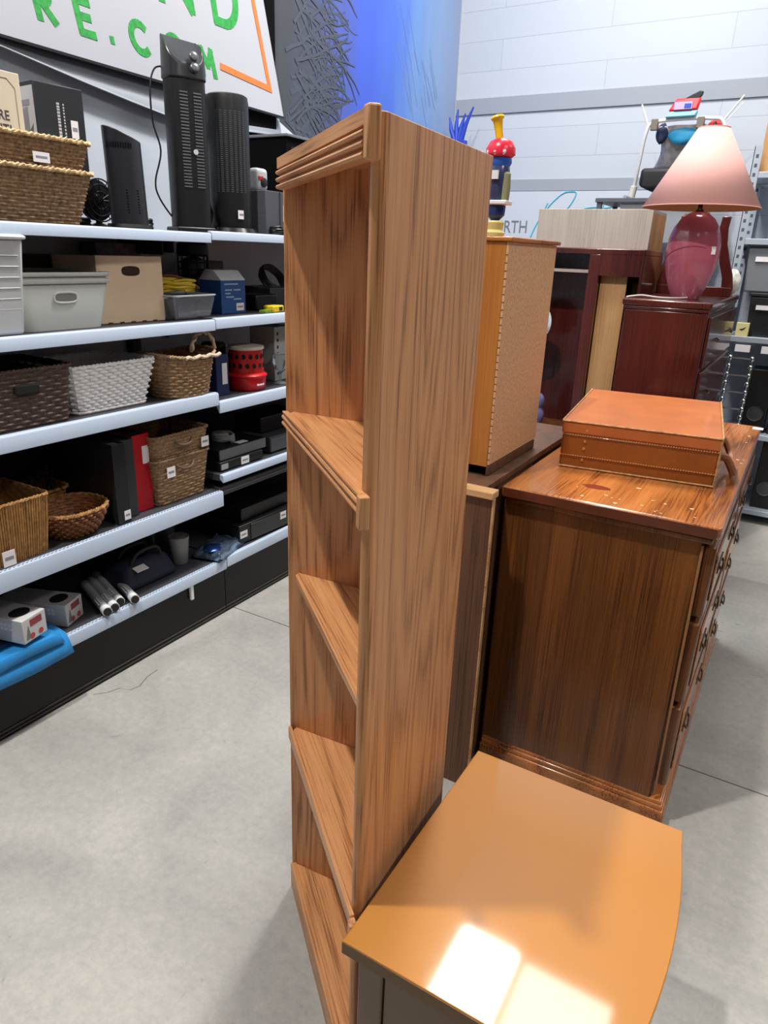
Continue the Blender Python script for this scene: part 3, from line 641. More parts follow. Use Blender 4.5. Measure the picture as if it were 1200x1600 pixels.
# ------------------------------------------------------------------ cherry hutch on a low desk, with leaning board
ld = thing('low_desk', 'low brown wooden desk carrying the open cherry hutch', 'desk', (-1.72, 4.08, 0))
B().box(0, 0.89, 0, 0.60, 0.66, 0.70).obj('desk_top', PINE, ld, bev=0.004)
for x in (0.02, 0.81): B().box(x, x + 0.05, 0.03, 0.57, 0, 0.66).obj('end_panel', PINE, ld)
ch = thing('cherry_hutch', 'dark cherry hutch with open bay standing behind the pegboard hutch', 'hutch', (-1.72, 4.15, 0.70))
H = 1.04
B().box(0, 0.893, 0, 0.50, H - 0.03, H).obj('top_board', CHERRY, ch, bev=0.004)
B().box(0, 0.025, 0, 0.50, 0, H - 0.03).obj('end_panel', CHERRY, ch)
B().box(0.595, 0.655, 0, 0.50, 0, H - 0.03).obj('divider', CHERRY, ch, bev=0.003)
B().box(0.878, 0.893, 0, 0.50, 0, H - 0.03).obj('end_panel', CHERRY, ch)
B().box(0.655, 0.878, 0.0, 0.02, H - 0.14, H - 0.03).obj('apron', CHERRY, ch)
B().box(0.025, 0.595, 0.30, 0.315, 0, H - 0.03).obj('back_panel', CHERRY, ch)
B().box(0.655, 0.878, 0.47, 0.485, 0, H - 0.03).obj('back_panel', mat('dull_olive_board', '#6e5c44', 0.7), ch)
B().box(0.025, 0.595, 0.05, 0.30, H - 0.128, H - 0.115).obj('shelf', CHERRY, ch)
B().box(0.025, 0.595, 0.042, 0.05, H - 0.13, H - 0.113).obj('shelf_edge', mat('pale_edge', '#c9b8b0', 0.5), ch)
tag(B().box(-1.062, -0.915, 4.20, 4.22, 0.702, 1.60).obj('loose_board', TANW, bev=0.002), 'pale tan raw board standing upright inside the cherry hutch bay', 'board')
tag(B().box(-0.925, -0.86, 4.40, 4.42, 0.702, 1.56).obj('loose_board', mat('dull_board', '#9a7f5a', 0.7)), 'dull tan narrow board standing behind the pale tan board', 'board')
pl = thing('round_sign', 'round white and pink disc sign on a thin stand in the cherry hutch', 'sign', (-1.425, 4.18, 0.702))
B().lathe([(0.08, 0), (0.08, 0.008)], 24).obj('stand_base', INK, pl)
B().cyl((0, 0, 0.008), (0, 0, 0.53), 0.005).obj('stand_rod', INK, pl)
B().lathe([(0.118, 0), (0.118, 0.006), (0.10, 0.012)], 40, M=Matrix.Rotation(PI / 2, 3, 'X').to_3x3()).obj('disc', mat('disc_white', '#cfdbe8', 0.5), pl, loc=(0, -0.006, 0.62))
B().prism([(0.112 * math.cos(-PI + PI * i / 16 * 0.9 + 0.15), 0.112 * math.sin(-PI + PI * i / 16 * 0.9 + 0.15) + 0.62) for i in range(17)], -0.0205, -0.0182, lambda u, v, a: (u, a, v)).obj('pink_half', mat('disc_pink', '#d8aac0', 0.5), pl, smooth=False)
tag(B().ball((0, 0, 0), 0.05, 0.04, 0.07).ball((0.01, 0.0, 0.09), 0.035, 0.03, 0.05).obj('cloth_bundle', mat('purple_cloth', '#5c5a86', 0.9, bump=0.4), loc=(-1.33, 4.14, 0.772)), 'small purple cloth bundle at the foot of the cherry hutch', 'cloth')

# greige drawer box on the hutch
gb = thing('greige_cabinet', 'greige laminate cabinet with raw tan side on top of the cherry hutch', 'cabinet', (-1.48, 4.25, 1.741))
B().box(0, 0.638, 0.0, 0.018, 0, 0.205).obj('front_panel', GREIGE, gb, bev=0.002)
B().box(0, 0.638, 0.018, 0.395, 0.19, 0.205).obj('top_panel', GREIGE, gb)
B().box(0.626, 0.638, 0.018, 0.395, 0, 0.19).obj('side_panel', TANW, gb)
B().box(0, 0.012, 0.018, 0.395, 0, 0.19).obj('side_panel', TANW, gb)
B().box(0.012, 0.626, 0.018, 0.395, 0.0, 0.012).obj('bottom_panel', TANW, gb)

# ------------------------------------------------------------------ tall cherry chest, curved mirror support, lamp
rc = thing('cherry_chest', 'tall dark cherry chest with stepped top carrying the pink lamp', 'chest', (-0.82, 3.72, 0))
CW, CDp, CHh = 0.415, 1.28, 1.51
B().box(0.012, CW - 0.012, 0.012, CDp - 0.012, 0.06, 1.462).obj('carcass', CHERRY, rc, bev=0.008)
t = B().box(0.0, CW, 0.0, CDp, 1.478, CHh).obj('chest_top', CHERRY, rc, bev=0.008, seg=3)
B().box(0.006, CW - 0.006, 0.006, CDp - 0.006, 1.46, 1.479).obj('top_step', CHERRY, t, bev=0.007)
B().box(0.004, CW - 0.004, 0.004, CDp - 0.004, 0, 0.07).obj('plinth', CHERRY, rc, bev=0.005)
for z0, z1 in ((1.20, 1.44), (0.92, 1.18), (0.64, 0.90), (0.36, 0.62), (0.09, 0.34)):
    d = B().box(CW - 0.014, CW + 0.004, 0.04, CDp - 0.04, z0, z1).obj('drawer', CHERRY, rc, bev=0.005)
    for y in (0.35, 1.0):
        B().tube(smoothpath([(CW + 0.003, y - 0.045, (z0 + z1) / 2), (CW + 0.02, y - 0.03, (z0 + z1) / 2 - 0.01), (CW + 0.02, y + 0.03, (z0 + z1) / 2 - 0.01), (CW + 0.003, y + 0.045, (z0 + z1) / 2)], 4), 0.004, 6).obj('drawer_pull', BRASS, d)
mf = thing('mirror_support', 'dark curved wooden mirror support standing behind the pink lamp', 'mirror support', (-0.615, 4.56, CHh))
for s, nm in ((-1, 'curved_arm'), (1, 'curved_arm')):
    prof = [(0.20, 0.0), (0.205, 0.05), (0.19, 0.12), (0.16, 0.20), (0.135, 0.28), (0.125, 0.36), (0.13, 0.42)]
    inn = [(0.085, 0.42), (0.08, 0.36), (0.09, 0.26), (0.115, 0.17), (0.14, 0.10), (0.15, 0.0)]
    B().prism([(s * a, z) for a, z in prof + inn], -0.015, 0.015, lambda u, v, a: (u, a, v)).obj(nm, CHERRY, mf, bev=0.004)
B().box(-0.20, 0.20, -0.02, 0.02, 0.0, 0.05).obj('cross_rail', CHERRY, mf, bev=0.004)
tag(B().prism([(-0.835, 1.512), (-0.62, 1.512), (-0.62, 1.96), (-0.755, 1.95), (-0.775, 1.86), (-0.815, 1.72), (-0.85, 1.62), (-0.855, 1.55)], 4.70, 4.72, lambda u, v, a: (u, a, v)).obj('tan_backboard', mat('brown_board', '#8a5a3e', 0.5, noise=0.1, nscale=6)), 'reddish brown curved backboard standing on the chest behind the lamp', 'backboard')
PINKC = mat('rose_ceramic', '#ad5a6c', 0.15, coat=0.6, noise=0.06, nscale=8)
lp = thing('table_lamp', 'pink ceramic table lamp with a pale pink cone shade on the cherry chest', 'lamp', (-0.578, 4.02, CHh))
body = B()
prof = [(0.066, 0.0), (0.070, 0.004), (0.090, 0.05), (0.114, 0.12), (0.126, 0.18), (0.128, 0.235), (0.122, 0.29), (0.106, 0.34), (0.080, 0.378), (0.045, 0.404), (0.022, 0.412)]
body.lathe(prof, 44, sx=1.0, sy=0.72)
bo = body.obj('lamp_body', PINKC, lp)
# raised leaf-like fold across the body
fold = B(); pp = []
for k in range(22):
    tt = k / 21; a = PI * (1.05 + 0.9 * tt) ; z = 0.175 + 0.075 * math.sin(PI * tt * 0.9)
    rr = 0.1255 - 0.006 * tt; pp.append((rr * math.cos(a), rr * math.sin(a) * 0.735, z))
fold.tube(pp, 0.004, 6); fold.obj('glaze_fold', mat('deep_rose', '#8c3f50', 0.2, coat=0.5), bo)
B().box(0.068, 0.100, -0.071, -0.067, 0.215, 0.252, Matrix.Rotation(0.35, 4, 'Z')).obj('price_sticker', TAG, bo, loc=(-0.005, -0.022, 0))
B().lathe([(0.022, 0.408), (0.020, 0.416), (0.011, 0.425), (0.011, 0.47), (0.017, 0.475), (0.019, 0.53), (0.012, 0.535)], 18).obj('socket', mat('lamp_bronze', '#3c2a22', 0.35, metal=0.6), lp)
B().lathe([(0.012, 0.533), (0.030, 0.57), (0.030, 0.60), (0.014, 0.63)], 18).obj('bulb', mat('bulb_glass', '#eceae6', 0.25), lp)
shd = mat('pink_shade', '#cf9c95', 0.75, bump=0.05, bscale=300)
B().lathe([(0.272, 0.428), (0.0715, 0.778)], 56, cap=False).obj('lamp_shade', shd, lp, solid=0.002)
B().lathe([(0.2685, 0.429), (0.0690, 0.777)], 56, cap=False).obj('shade_lining', mat('orange_lining', '#dd9868', 0.8), lp, solid=0.001)
B().tube([(0.0715 * math.cos(2 * PI * k / 40), 0.0715 * math.sin(2 * PI * k / 40), 0.778) for k in range(40)], 0.002, 6, closed=True).tube([(0.272 * math.cos(2 * PI * k / 56), 0.272 * math.sin(2 * PI * k / 56), 0.428) for k in range(56)], 0.0022, 6, closed=True).obj('shade_rim', shd, lp)
B().lathe([(0.004, 0.62), (0.004, 0.785), (0.009, 0.79), (0.006, 0.805)], 10).tube([(-0.07, 0, 0.77), (0.07, 0, 0.77)], 0.0018, 6).tube([(0, -0.07, 0.77), (0, 0.07, 0.77)], 0.0018, 6).obj('harp', mat('lamp_bronze', '#3c2a22'), lp)
B().tube(smoothpath([(0.02, -0.05, 0.007), (-0.03, -0.13, 0.005), (-0.10, -0.17, 0.006), (-0.17, -0.19, 0.012), (-0.21, -0.235, 0.008), (-0.23, -0.27, 0.004)], 6), 0.0042, 8).obj('lamp_cord', mat('ivory_cord', '#d8d2c8', 0.5), lp)

# ------------------------------------------------------------------ back wall: steel unit with bouncer, right-hand rack
su = thing('steel_shelf_unit', 'dark grey steel shelf unit by the back wall under the baby bouncer', 'shelf unit', (-1.36, 5.02, 0))
for x in (0.0, 0.60):
    for y in (0.0, 0.42):
        B().box(x, x + 0.03, y, y + 0.03, 0, 2.06).obj('post', mat('slate_steel', '#50565e', 0.5), su)
for z in (2.06, 1.55, 1.0, 0.45, 0.08):
    B().box(-0.01, 0.64, -0.01, 0.46, z - 0.025, z).obj('shelf', mat('slate_steel', '#50565e'), su, bev=0.002)
B().box(0.15, 0.60, 0.012, 0.02, 1.80, 2.03).obj('end_panel', mat('mid_grey_panel', '#8b9098', 0.6), su)

bn = thing('baby_bouncer', 'white framed baby bouncer with black and grey seat on the steel shelf unit', 'baby bouncer', (-0.92, 5.22, 2.06))
fr = B()
fr.tube(smoothpath([(-0.285, 0.10, 0.09), (-0.262, 0.05, 0.23), (-0.235, 0.0, 0.40), (-0.20, 0.0, 0.455), (-0.05, 0.0, 0.468), (0.14, 0.0, 0.465), (0.215, 0.0, 0.44), (0.245, 0.03, 0.30), (0.265, 0.08, 0.10)], 6), 0.011, 10)
fr.obj('frame', PLASTW, bn)
for x in (-0.285, 0.265):
    B().cyl((x, 0.10, 0.095), (x - 0.012, 0.11, 0.03), 0.022, 0.024, 14).obj('foot_sleeve', mat('ivory_plastic', '#cfcdc2', 0.4), bn)
    B().tube([(x, -0.12, 0.012), (x, 0.30, 0.012)], 0.012, 8).tube([(x - 0.01, 0.11, 0.03), (x, 0.12, 0.012)], 0.012, 8).obj('ground_bar', mat('grey_tube', '#8f9498', 0.4), bn)
B().tube([(-0.235, 0.0, 0.45), (-0.285, -0.01, 0.56)], 0.006, 8).obj('toy_bar_stub', PLASTW, bn)
B().tube([(0.215, 0.0, 0.45), (0.31, -0.02, 0.575)], 0.006, 8).tube([(0.225, 0.02, 0.44), (0.31, 0.03, 0.55)], 0.003, 6).obj('toy_bar_stub', PLASTW, bn)
for x in (-0.19, 0.085):
    B().box(x - 0.022, x + 0.022, -0.016, 0.016, 0.41, 0.475).obj('clip', mat('taupe_plastic', '#6e665c', 0.5), bn, bev=0.004)
se = B()
ring = lambda w, y0, y1, z: [(-w, y0, z), (w, y0, z), (w, y1, z), (-w, y1, z)]
P = ring(0.17, 0.02, 0.20, 0.06) + ring(0.24, 0.0, 0.26, 0.09) + ring(0.235, 0.0, 0.26, 0.19) + ring(0.215, 0.02, 0.24, 0.195)
se.faces(P, [(3, 2, 1, 0)] + [(k * 4 + i, k * 4 + (i + 1) % 4, k * 4 + 4 + (i + 1) % 4, k * 4 + 4 + i) for k in range(3) for i in range(4)] + [(12, 13, 14, 15)])
se.obj('seat_base', mat('seat_black', '#16171b', 0.6), bn, bev=0.02, seg=3)
hm = B(); P = []
for j in range(9):
    t_ = j / 8; w = 0.21 - 0.05 * math.sin(PI * t_) - 0.02 * t_; z = 0.195 + 0.245 * t_
    for i in range(11):
        s_ = i / 10 * 2 - 1; P.append((s_ * w, 0.20 - 0.16 * (1 - s_ * s_) * 0.2 - 0.14 * t_ - 0.012 * math.sin(9 * s_ + 4 * t_), z))
hm.faces(P, [(j * 11 + i, j * 11 + i + 1, j * 11 + 12 + i, j * 11 + 11 + i) for j in range(8) for i in range(10)])
hm.obj('seat_sling', mat('grey_mesh', '#a5a4a6', 0.6, noise=0.25, nscale=30), bn, solid=0.006)
def lump(cx, cy, cz, rx, ry, rz, seed, amp=0.18):
    b = B(); r = random.Random(seed); n, k = 14, 9
    f = [[1 + r.uniform(-amp, amp) for _ in range(n)] for _ in range(k + 1)]
    P = []
    for i in range(n):
        for j in range(k + 1):
            a = 2 * PI * i / n; p = PI * j / k; q = f[j][i] if 0 < j < k else 1
            P.append((cx + rx * q * math.sin(p) * math.cos(a), cy + ry * q * math.sin(p) * math.sin(a), cz - rz * q * math.cos(p)))
    F = [(i * (k + 1) + j, ((i + 1) % n) * (k + 1) + j, ((i + 1) % n) * (k + 1) + j + 1, i * (k + 1) + j + 1) for i in range(n) for j in range(k)]
    return b.faces(P, F)
lump(-0.01, 0.06, 0.385, 0.10, 0.05, 0.055, 4).obj('blue_cushion', mat('cyan_cloth', '#2f9fd0', 0.6), bn, sub=1)
lump(-0.15, 0.07, 0.40, 0.04, 0.04, 0.06, 5).obj('navy_padding', mat('navy_cloth', '#1f2c4c', 0.7), bn, sub=1)
lump(0.165, 0.05, 0.43, 0.045, 0.03, 0.035, 6).obj('red_white_cloth', mat('red_cloth', '#d8343a', 0.7), bn, sub=1)
tb = thing('toy_package', 'red and black wrapped toy package lying on top of the baby bouncer', 'package', (-0.95, 5.21, 2.535))
B().frust((-0.10, 0.08, -0.03, 0.03), (-0.07, 0.09, -0.02, 0.02), 0.0, 0.035).obj('teal_base', mat('aqua', '#7fc4d8', 0.5), tb, bev=0.008)
B().frust((-0.085, 0.085, -0.026, 0.026), (-0.045, 0.10, -0.015, 0.015), 0.035, 0.105).obj('red_pouch', mat('pouch_red', '#d92a3c', 0.35), tb, bev=0.01)
B().box(-0.05, 0.055, -0.031, -0.027, 0.04, 0.082).obj('window_label', mat('label_lilac', '#b9a8cf', 0.4), tb)
B().box(0.01, 0.05, -0.033, -0.030, 0.045, 0.070).obj('blue_patch', mat('patch_blue', '#2b4fb0', 0.4), tb)
B().prism([(0.0, 0.10), (0.085, 0.098), (0.10, 0.115), (0.105, 0.135), (0.085, 0.140), (0.04, 0.12)], -0.014, 0.014, lambda u, v, a: (u, a, v)).obj('black_flap', mat('flap_black', '#1c1c20', 0.5), tb, bev=0.004)

SLV = mat('galvanised_steel', '#aeb8c4', 0.4, metal=0.35)
rk = thing('storage_rack', 'galvanised slotted-post storage rack standing at the back wall beside the lamp', 'rack', (-0.50, 5.22, 0))
for i, (x, y) in enumerate(((0, 0), (0, 0.40), (1.5, 0), (1.5, 0.40))):
    p = B().box(x, x + 0.045, y, y + 0.004, 0, 2.36).box(x, x + 0.004, y, y + 0.045, 0, 2.36).obj('post', SLV, rk, smooth=False)
    hl = B()
    for k in range(44):
        z = 0.06 + k * 0.052
        hl.box(x + 0.014, x + 0.030, y - 0.0008, y + 0.001, z, z + 0.02)
    hl.obj('slots', mat('slot_dark', '#4a525c', 0.8), p, smooth=False)
for z in (2.22, 1.84, 1.245, 0.62, 0.10):
    B().box(0.005, 1.54, 0.005, 0.44, z - 0.035, z).obj('shelf', SLV, rk, bev=0.002)
tag(B().prism([(0, 0), (0.035, 0), (0.035, 0.46), (0, 0.46)], -0.415, 0.1, lambda u, v, a: (a, u, v)).obj('plywood_board', mat('plywood', '#b98a58', 0.6, noise=0.12, nscale=8), loc=(-0.05, 5.30, 2.22)), 'tan plywood board standing on the top shelf of the storage rack', 'board')
def tote(x, y, z, w, d, h, m, label, lid=None):
    t = thing('storage_tote', label, 'tote', (x, y, z))
    B().frust((0.015, w - 0.015, 0.015, d - 0.015), (0, w, 0, d), 0, h * 0.92).obj('tub', m, t, bev=0.012)
    B().box(-0.008, w + 0.008, -0.008, d + 0.008, h * 0.92, h).obj('lid', lid or m, t, bev=0.005)
    B().box(w * 0.12, w * 0.42, -0.006, 0.012, h * 0.62, h * 0.72).obj('label_strip', TAG, t)
    return t
tote(-0.425, 5.26, 1.245 + 0.275, 0.42, 0.34, 0.30, mat('tote_grey', '#72777e', 0.5), 'grey lidded plastic tote, higher of the two on the storage rack')
tote(-0.36, 5.28, 1.245, 0.36, 0.32, 0.274, mat('tote_black', '#15161a', 0.5), 'black lidded plastic tote below the grey tote on the storage rack')
bx = thing('tea_box', 'small pale yellow box with a dark mark on the rack shelf', 'box', (-0.405, 5.235, 1.245))
B().box(0, 0.075, 0, 0.05, 0, 0.085).obj('carton', mat('pale_yellow', '#d8cf92', 0.6), bx, bev=0.002)
B().prism([(0.02, 0.045), (0.04, 0.05), (0.06, 0.062), (0.05, 0.045), (0.035, 0.036)], -0.0012, 0.0, lambda u, v, a: (u, a, v)).obj('printed_mark', INK, bx, smooth=False)
cr = thing('chrome_coat_rack', 'shiny chrome twisted rail unit hanging below the rack shelf', 'chrome rails', (-0.40, 5.195, 0.64))
for x in (0.0, 0.13):
    b = B(); b.tube([(x, 0, 0), (x, 0, 0.50)], 0.008, 8)
    for k in range(9):
        b.ball((x, 0, 0.03 + k * 0.055), 0.016, 0.016, 0.02, 10)
    b.obj('twisted_post', CHROME, cr)
for k in range(5): B().tube([(0, 0, 0.03 + k * 0.11), (0.13, 0, 0.03 + k * 0.11)], 0.006, 8).obj('rung', CHROME, cr)
for x, z in ((-0.385, 1.15), (-0.23, 1.15)):
    tag(B().box(x, x + 0.09, 5.208, 5.214, z, z + 0.045).obj('shelf_label', TAG, bev=0.001), 'white hanging label under the rack shelf, %s of the pair' % ('left' if x < -0.3 else 'right'), 'label', 'rack labels')
tag(lump(0, 0, 0, 0.05, 0.05, 0.075, 9, 0.1).obj('yarn_ball', mat('white_black_yarn', '#cfcfc8', 0.7, noise=0.35, nscale=40), sub=1, loc=(-0.452, 4.90, 1.584)), 'pale mottled bundle at the far end of the cherry chest', 'bundle')
for i, (x, z, hh, lab) in enumerate(((-0.10, 0.10, 0.48, 'black upright speaker box on the lowest rack shelf'), (-0.26, 0.62, 0.42, 'black upright speaker box behind the chrome rails'), (-0.10, 0.62, 0.50, 'taller black speaker box on the middle rack shelf'))):
    t = thing('speaker_box', lab, 'speaker', (x, 5.30, z))
    B().box(0, 0.14, 0, 0.22, 0, hh).obj('cabinet', BLACKP, t, bev=0.006)
    B().lathe([(0.05, 0), (0.05, 0.004), (0.035, -0.004)], 24, (0.07, -0.002, hh * 0.3), M=Matrix.Rotation(PI / 2, 3, 'X').to_3x3()).obj('cone', DARKG, t)
# blue mop heads standing in the corner beyond the bookcase
mp = thing('blue_broom', 'blue bristled broom standing upside down in the corner beyond the bookcase', 'broom', (-2.60, 5.45, 0))
B().cyl((0, 0, 0), (0, 0, 2.47), 0.012).obj('handle', mat('broom_grey', '#8b9199', 0.5), mp)
b = B()
for k, (a, l) in enumerate(((-0.45, 0.17), (-0.15, 0.22), (0.12, 0.19), (0.40, 0.23))):
    b.tube([(0.04 * a, 0, 2.49), (0.12 * math.sin(a) * 1.2, 0, 2.49 + l * 0.5), (0.18 * math.sin(a) * 1.3 + 0.02, 0, 2.49 + l)], 0.028, 8, 0.006)
b.obj('bristles', mat('broom_blue', '#1f3fb0', 0.5), mp)
B().box(-0.07, 0.07, -0.025, 0.025, 2.45, 2.50).obj('head_block', mat('broom_blue', '#1f3fb0'), mp, bev=0.006)
#--ITEMS--
# ------------------------------------------------------------------ things on the left shelves (front faces +X)
def tagpart(p, x, y0, y1, z0, z1, name='price_tag', lines=True):
    q = B().box(x, x + 0.0015, y0, y1, z0, z1).obj(name, TAG, p, smooth=False)
    if lines:
        w = y1 - y0; h = z1 - z0
        B().box(x + 0.0015, x + 0.0019, y0 + w * 0.15, y0 + w * 0.85, z0 + h * 0.40, z0 + h * 0.62).obj('print', mat('grey_print', '#8a8692', 0.7), q, smooth=False)
    return q
def carton(name, label, cat, x0, x1, y0, y1, z0, z1, m, rz=0.0, bev=0.002, group=None):
    t = thing(name, label, cat, (x1, (y0 + y1) / 2, z0), rz, group)
    w = (y1 - y0) / 2
    B().box(x0 - x1, 0, -w, w, 0, z1 - z0).obj('body', m, t, bev=bev)
    return t, w, z1 - z0

# --- top shelf
def hamper(label, z, h, lab_y=None):
    t = thing('seagrass_basket', label, 'basket', (-2.385, 1.495, z), 0, None)
    w = woven(0.29, 0.46, 0.36, 0.545, h, 15, 44, 0.006, 0.03).obj('basket_wall', SEAG, t, solid=0.004)
    braid(B(), ringpath(0.37, 0.555, 0.035, h, 120), 0.007, 44).obj('rim', SEAGL, t)
    for s in (1, -1):
        braid(B(), [(0.05 * math.cos(a), s * (0.277 + 0.008), h + 0.003 + 0.016 * math.sin(a)) for a in [2 * PI * k / 20 for k in range(20)]], 0.006, 8).obj('handle', SEAGL, t)
    return t
b1 = hamper('lower seagrass basket of the stacked pair on the top shelf', Z1 + 0.001, 0.165)
b2 = hamper('upper seagrass basket with boxes inside, stacked on the lower one', Z1 + 0.093, 0.165)
tagpart(b2, 0.190, 0.04, 0.098, 0.088, 0.118)
gm = thing('game_box', 'cream board game box standing in the upper seagrass basket', 'game box', (-2.36, 1.50, Z1 + 0.105), 0.0)
CREAM = mat('cream_card', '#cbbfa9', 0.6)
B().box(-0.05, 0.0, -0.13, 0.135, 0, 0.345).obj('carton', CREAM, gm, bev=0.002)
text_b('RE', 0.040, lambda u, v, w: (0.0008 + w, 0.045 + u * 0.9, 0.205 + v), 0.001).obj('printed_word', INK, gm, smooth=False)
text_b('CENT!', 0.040, lambda u, v, w: (0.0008 + w, -0.02 + u * 0.95, 0.165 + v), 0.001).obj('printed_word', INK, gm, smooth=False)
b = B(); b.tube([(0.0004, 0.02 + 0.035 * math.cos(2 * PI * k / 28), 0.275 + 0.035 * math.sin(2 * PI * k / 28)) for k in range(28)], 0.0015, 5, closed=True)
b.obj('printed_ring', mat('print_brown', '#8a7d6c', 0.7), gm)
b = B(); b.tube([(0.0004, y, z) for y, z in ((-0.11, 0.02), (0.115, 0.02), (0.115, 0.30), (0.09, 0.325), (-0.11, 0.325))], 0.0011, 5, closed=True)
b.obj('printed_frame', mat('print_brown', '#8a7d6c'), gm)
kb = thing('black_box', 'black printed box with a pale end panel leaning in the seagrass basket', 'box', (-2.335, 1.755, Z1 + 0.165), math.radians(-6))
B().box(-0.16, 0, -0.085, 0.09, 0.0, 0.275).obj('carton', mat('box_black', '#1d1f24', 0.45), kb, bev=0.002)
B().box(-0.150, -0.006, -0.0865, -0.085, 0.02, 0.262).obj('end_panel', mat('end_pale', '#b9bac0', 0.5), kb, smooth=False)
B().prism([(-0.12, 0.10), (-0.05, 0.125), (-0.02, 0.15), (-0.03, 0.11), (-0.06, 0.09), (-0.11, 0.085)], -0.0873, -0.0864, lambda u, v, a: (u, a, v)).obj('printed_picture', mat('picture_brown', '#5a4a46', 0.6), kb, smooth=False)
B().box(-0.13, -0.03, -0.0873, -0.0864, 0.205, 0.222).obj('printed_word', mat('grey_print', '#8a8692'), kb, smooth=False)
b = B(); r = random.Random(2); z = 0.09
while z < 0.22:
    l = r.uniform(0.007, 0.012); b.box(0, 0.0008, -0.010, 0.0, z, z + l * 0.72); b.box(0, 0.0008, 0.012, 0.017, z, z + l * 0.6); z += l
b.obj('printed_words', mat('print_soft_grey', '#b4b5ba', 0.7), kb, smooth=False)
tagpart(kb, 0.0005, 0.036, 0.062, 0.12, 0.175, 'barcode')
tag(B().box(-2.42, -2.26, 1.62, 1.775, Z1 + 0.262, Z1 + 0.272).obj('cardboard_sleeve', mat('cardboard', '#b9a893', 0.7), bev=0.002), 'flat pale cardboard sleeve lying under the black printed box', 'sleeve')
carton('white_carton', 'plain white carton standing behind the stacked seagrass baskets', 'box', -2.66, -2.58, 1.62, 1.86, Z1 + 0.001, Z1 + 0.17, PLASTW)

h1 = thing('tower_heater', 'short dark tower heater with curved slanted top on the top shelf', 'heater', (-2.30, 1.985, Z1))
b = B(); P = []; n = 28; lv = 10
for j in range(lv + 1):
    t = j / lv
    for i in range(n):
        a = 2 * PI * i / n; y = 0.072 * math.cos(a) * (1 - 0.02 * t); x = 0.060 * math.sin(a)
        top = 0.345 - 0.045 * max(0, (y / 0.072 + x / 0.06) * 0.36 + 0.5) ** 1.5; P.append((x, y - 0.010 * t, 0.015 + (top - 0.015) * t))
b.faces(P, [(j * n + i, j * n + (i + 1) % n, (j + 1) * n + (i + 1) % n, (j + 1) * n + i) for j in range(lv) for i in range(n)] + [tuple(range(n))[::-1], tuple(range(lv * n, lv * n + n))])
b.obj('housing', mat('heater_grey', '#212329', 0.38), h1, bev=0.003)
B().lathe([(0.085, 0), (0.09, 0.006), (0.086, 0.018)], 28, sx=0.85).obj('foot', BLACKP, h1)
def wrap_slots(b, angs, zs, da, dz, off=1.02, tilt=0.0):
    for a in angs:
        for z in zs:
            q = [(0.060 * off * math.sin(t), 0.072 * off * math.cos(t) - 0.010 * z / 0.33, zz) for t, zz in ((a - da, z), (a + da, z), (a + da, z + dz), (a - da, z + dz))]
            b.faces(q, [(0, 1, 2, 3)])
    return b
wrap_slots(B(), [1.75 + 0.13 * k for k in range(11)], [0.272], 0.04, 0.018).obj('top_grille', BLACKG, h1, smooth=False)
wrap_slots(B(), [1.9], [0.055 + 0.0095 * k for k in range(9)], 0.34, 0.0045).obj('lower_grille', BLACKG, h1, smooth=False)
h2 = thing('tower_heater', 'tallest black tower heater with two knobs on its sloped head', 'heater', (-2.30, 2.305, Z1), -0.38)
B().box(-0.065, 0.065, -0.085, 0.08, 0, 0.022).obj('foot', BLACKP, h2, bev=0.006)
def oval(w, d, n=32, p=3.0):
    return [(d * math.copysign(abs(math.sin(2 * PI * i / n)) ** (2 / p), math.sin(2 * PI * i / n)), w * math.copysign(abs(math.cos(2 * PI * i / n)) ** (2 / p), math.cos(2 * PI * i / n))) for i in range(n)]
B().zprism(oval(0.078, 0.056), 0.02, 0.555).obj('column', BLACKP, h2, bev=0.004)
b = B(); P = []; o = oval(0.083, 0.061)
for t in (0, 0.12, 0.6, 1.0):
    for x, y in o:
        top = 0.705 - 0.105 * max(0, (x + 0.015) / 0.076) ** 1.4 - 0.012 * max(0, y / 0.083) ** 2
        k = 1.0 - 0.06 * t; P.append((x * k, y * k, 0.553 + (top - 0.553) * t))
n = len(o); b.faces(P, [(j * n + i, j * n + (i + 1) % n, (j + 1) * n + (i + 1) % n, (j + 1) * n + i) for j in range(3) for i in range(n)] + [tuple(range(n))[::-1], tuple(range(3 * n, 4 * n))])
hd = b.obj('control_head', mat('head_grey', '#26282c', 0.3), h2, bev=0.006)
for z in (0.628, 0.590):
    B().lathe([(0.018, 0), (0.017, 0.012), (0.010, 0.016)], 18, M=(Matrix.Rotation(1.2, 3, 'Y')).to_3x3()).obj('knob', mat('knob_grey', '#55585e', 0.25), hd, loc=(0.054 + (0.62 - z) * 0.1, 0.020, z))
b = B()
for k in range(30):
    for s in (-1, 1): b.box(0.050, 0.0572, s * 0.028 - 0.016, s * 0.028 + 0.016, 0.17 + k * 0.0115, 0.175 + k * 0.0115)
b.obj('front_louvres', mat('louvre_grey', '#606369', 0.35), h2, smooth=False)
B().lathe([(0.010, 0), (0.010, 0.003)], 18, M=Matrix.Rotation(PI / 2, 3, 'Y').to_3x3()).obj('badge', mat('badge_silver', '#c9cbd0', 0.3), h2, loc=(0.056, 0.010, 0.30))
b = B(); b.tube(smoothpath([(-0.045, -0.06, 0.60), (-0.04, -0.10, 0.585), (-0.03, -0.125, 0.52), (-0.03, -0.125, 0.40), (-0.03, -0.10, 0.30), (-0.03, -0.13, 0.19), (-0.03, -0.12, 0.13), (-0.02, -0.075, 0.06), (-0.01, -0.05, 0.045)], 6), 0.0035, 6)
b.obj('power_cord', BLACKP, h2)
h3 = thing('tower_heater', 'black round tower heater on a disc base beside the grey box', 'heater', (-2.30, 2.545, Z1))
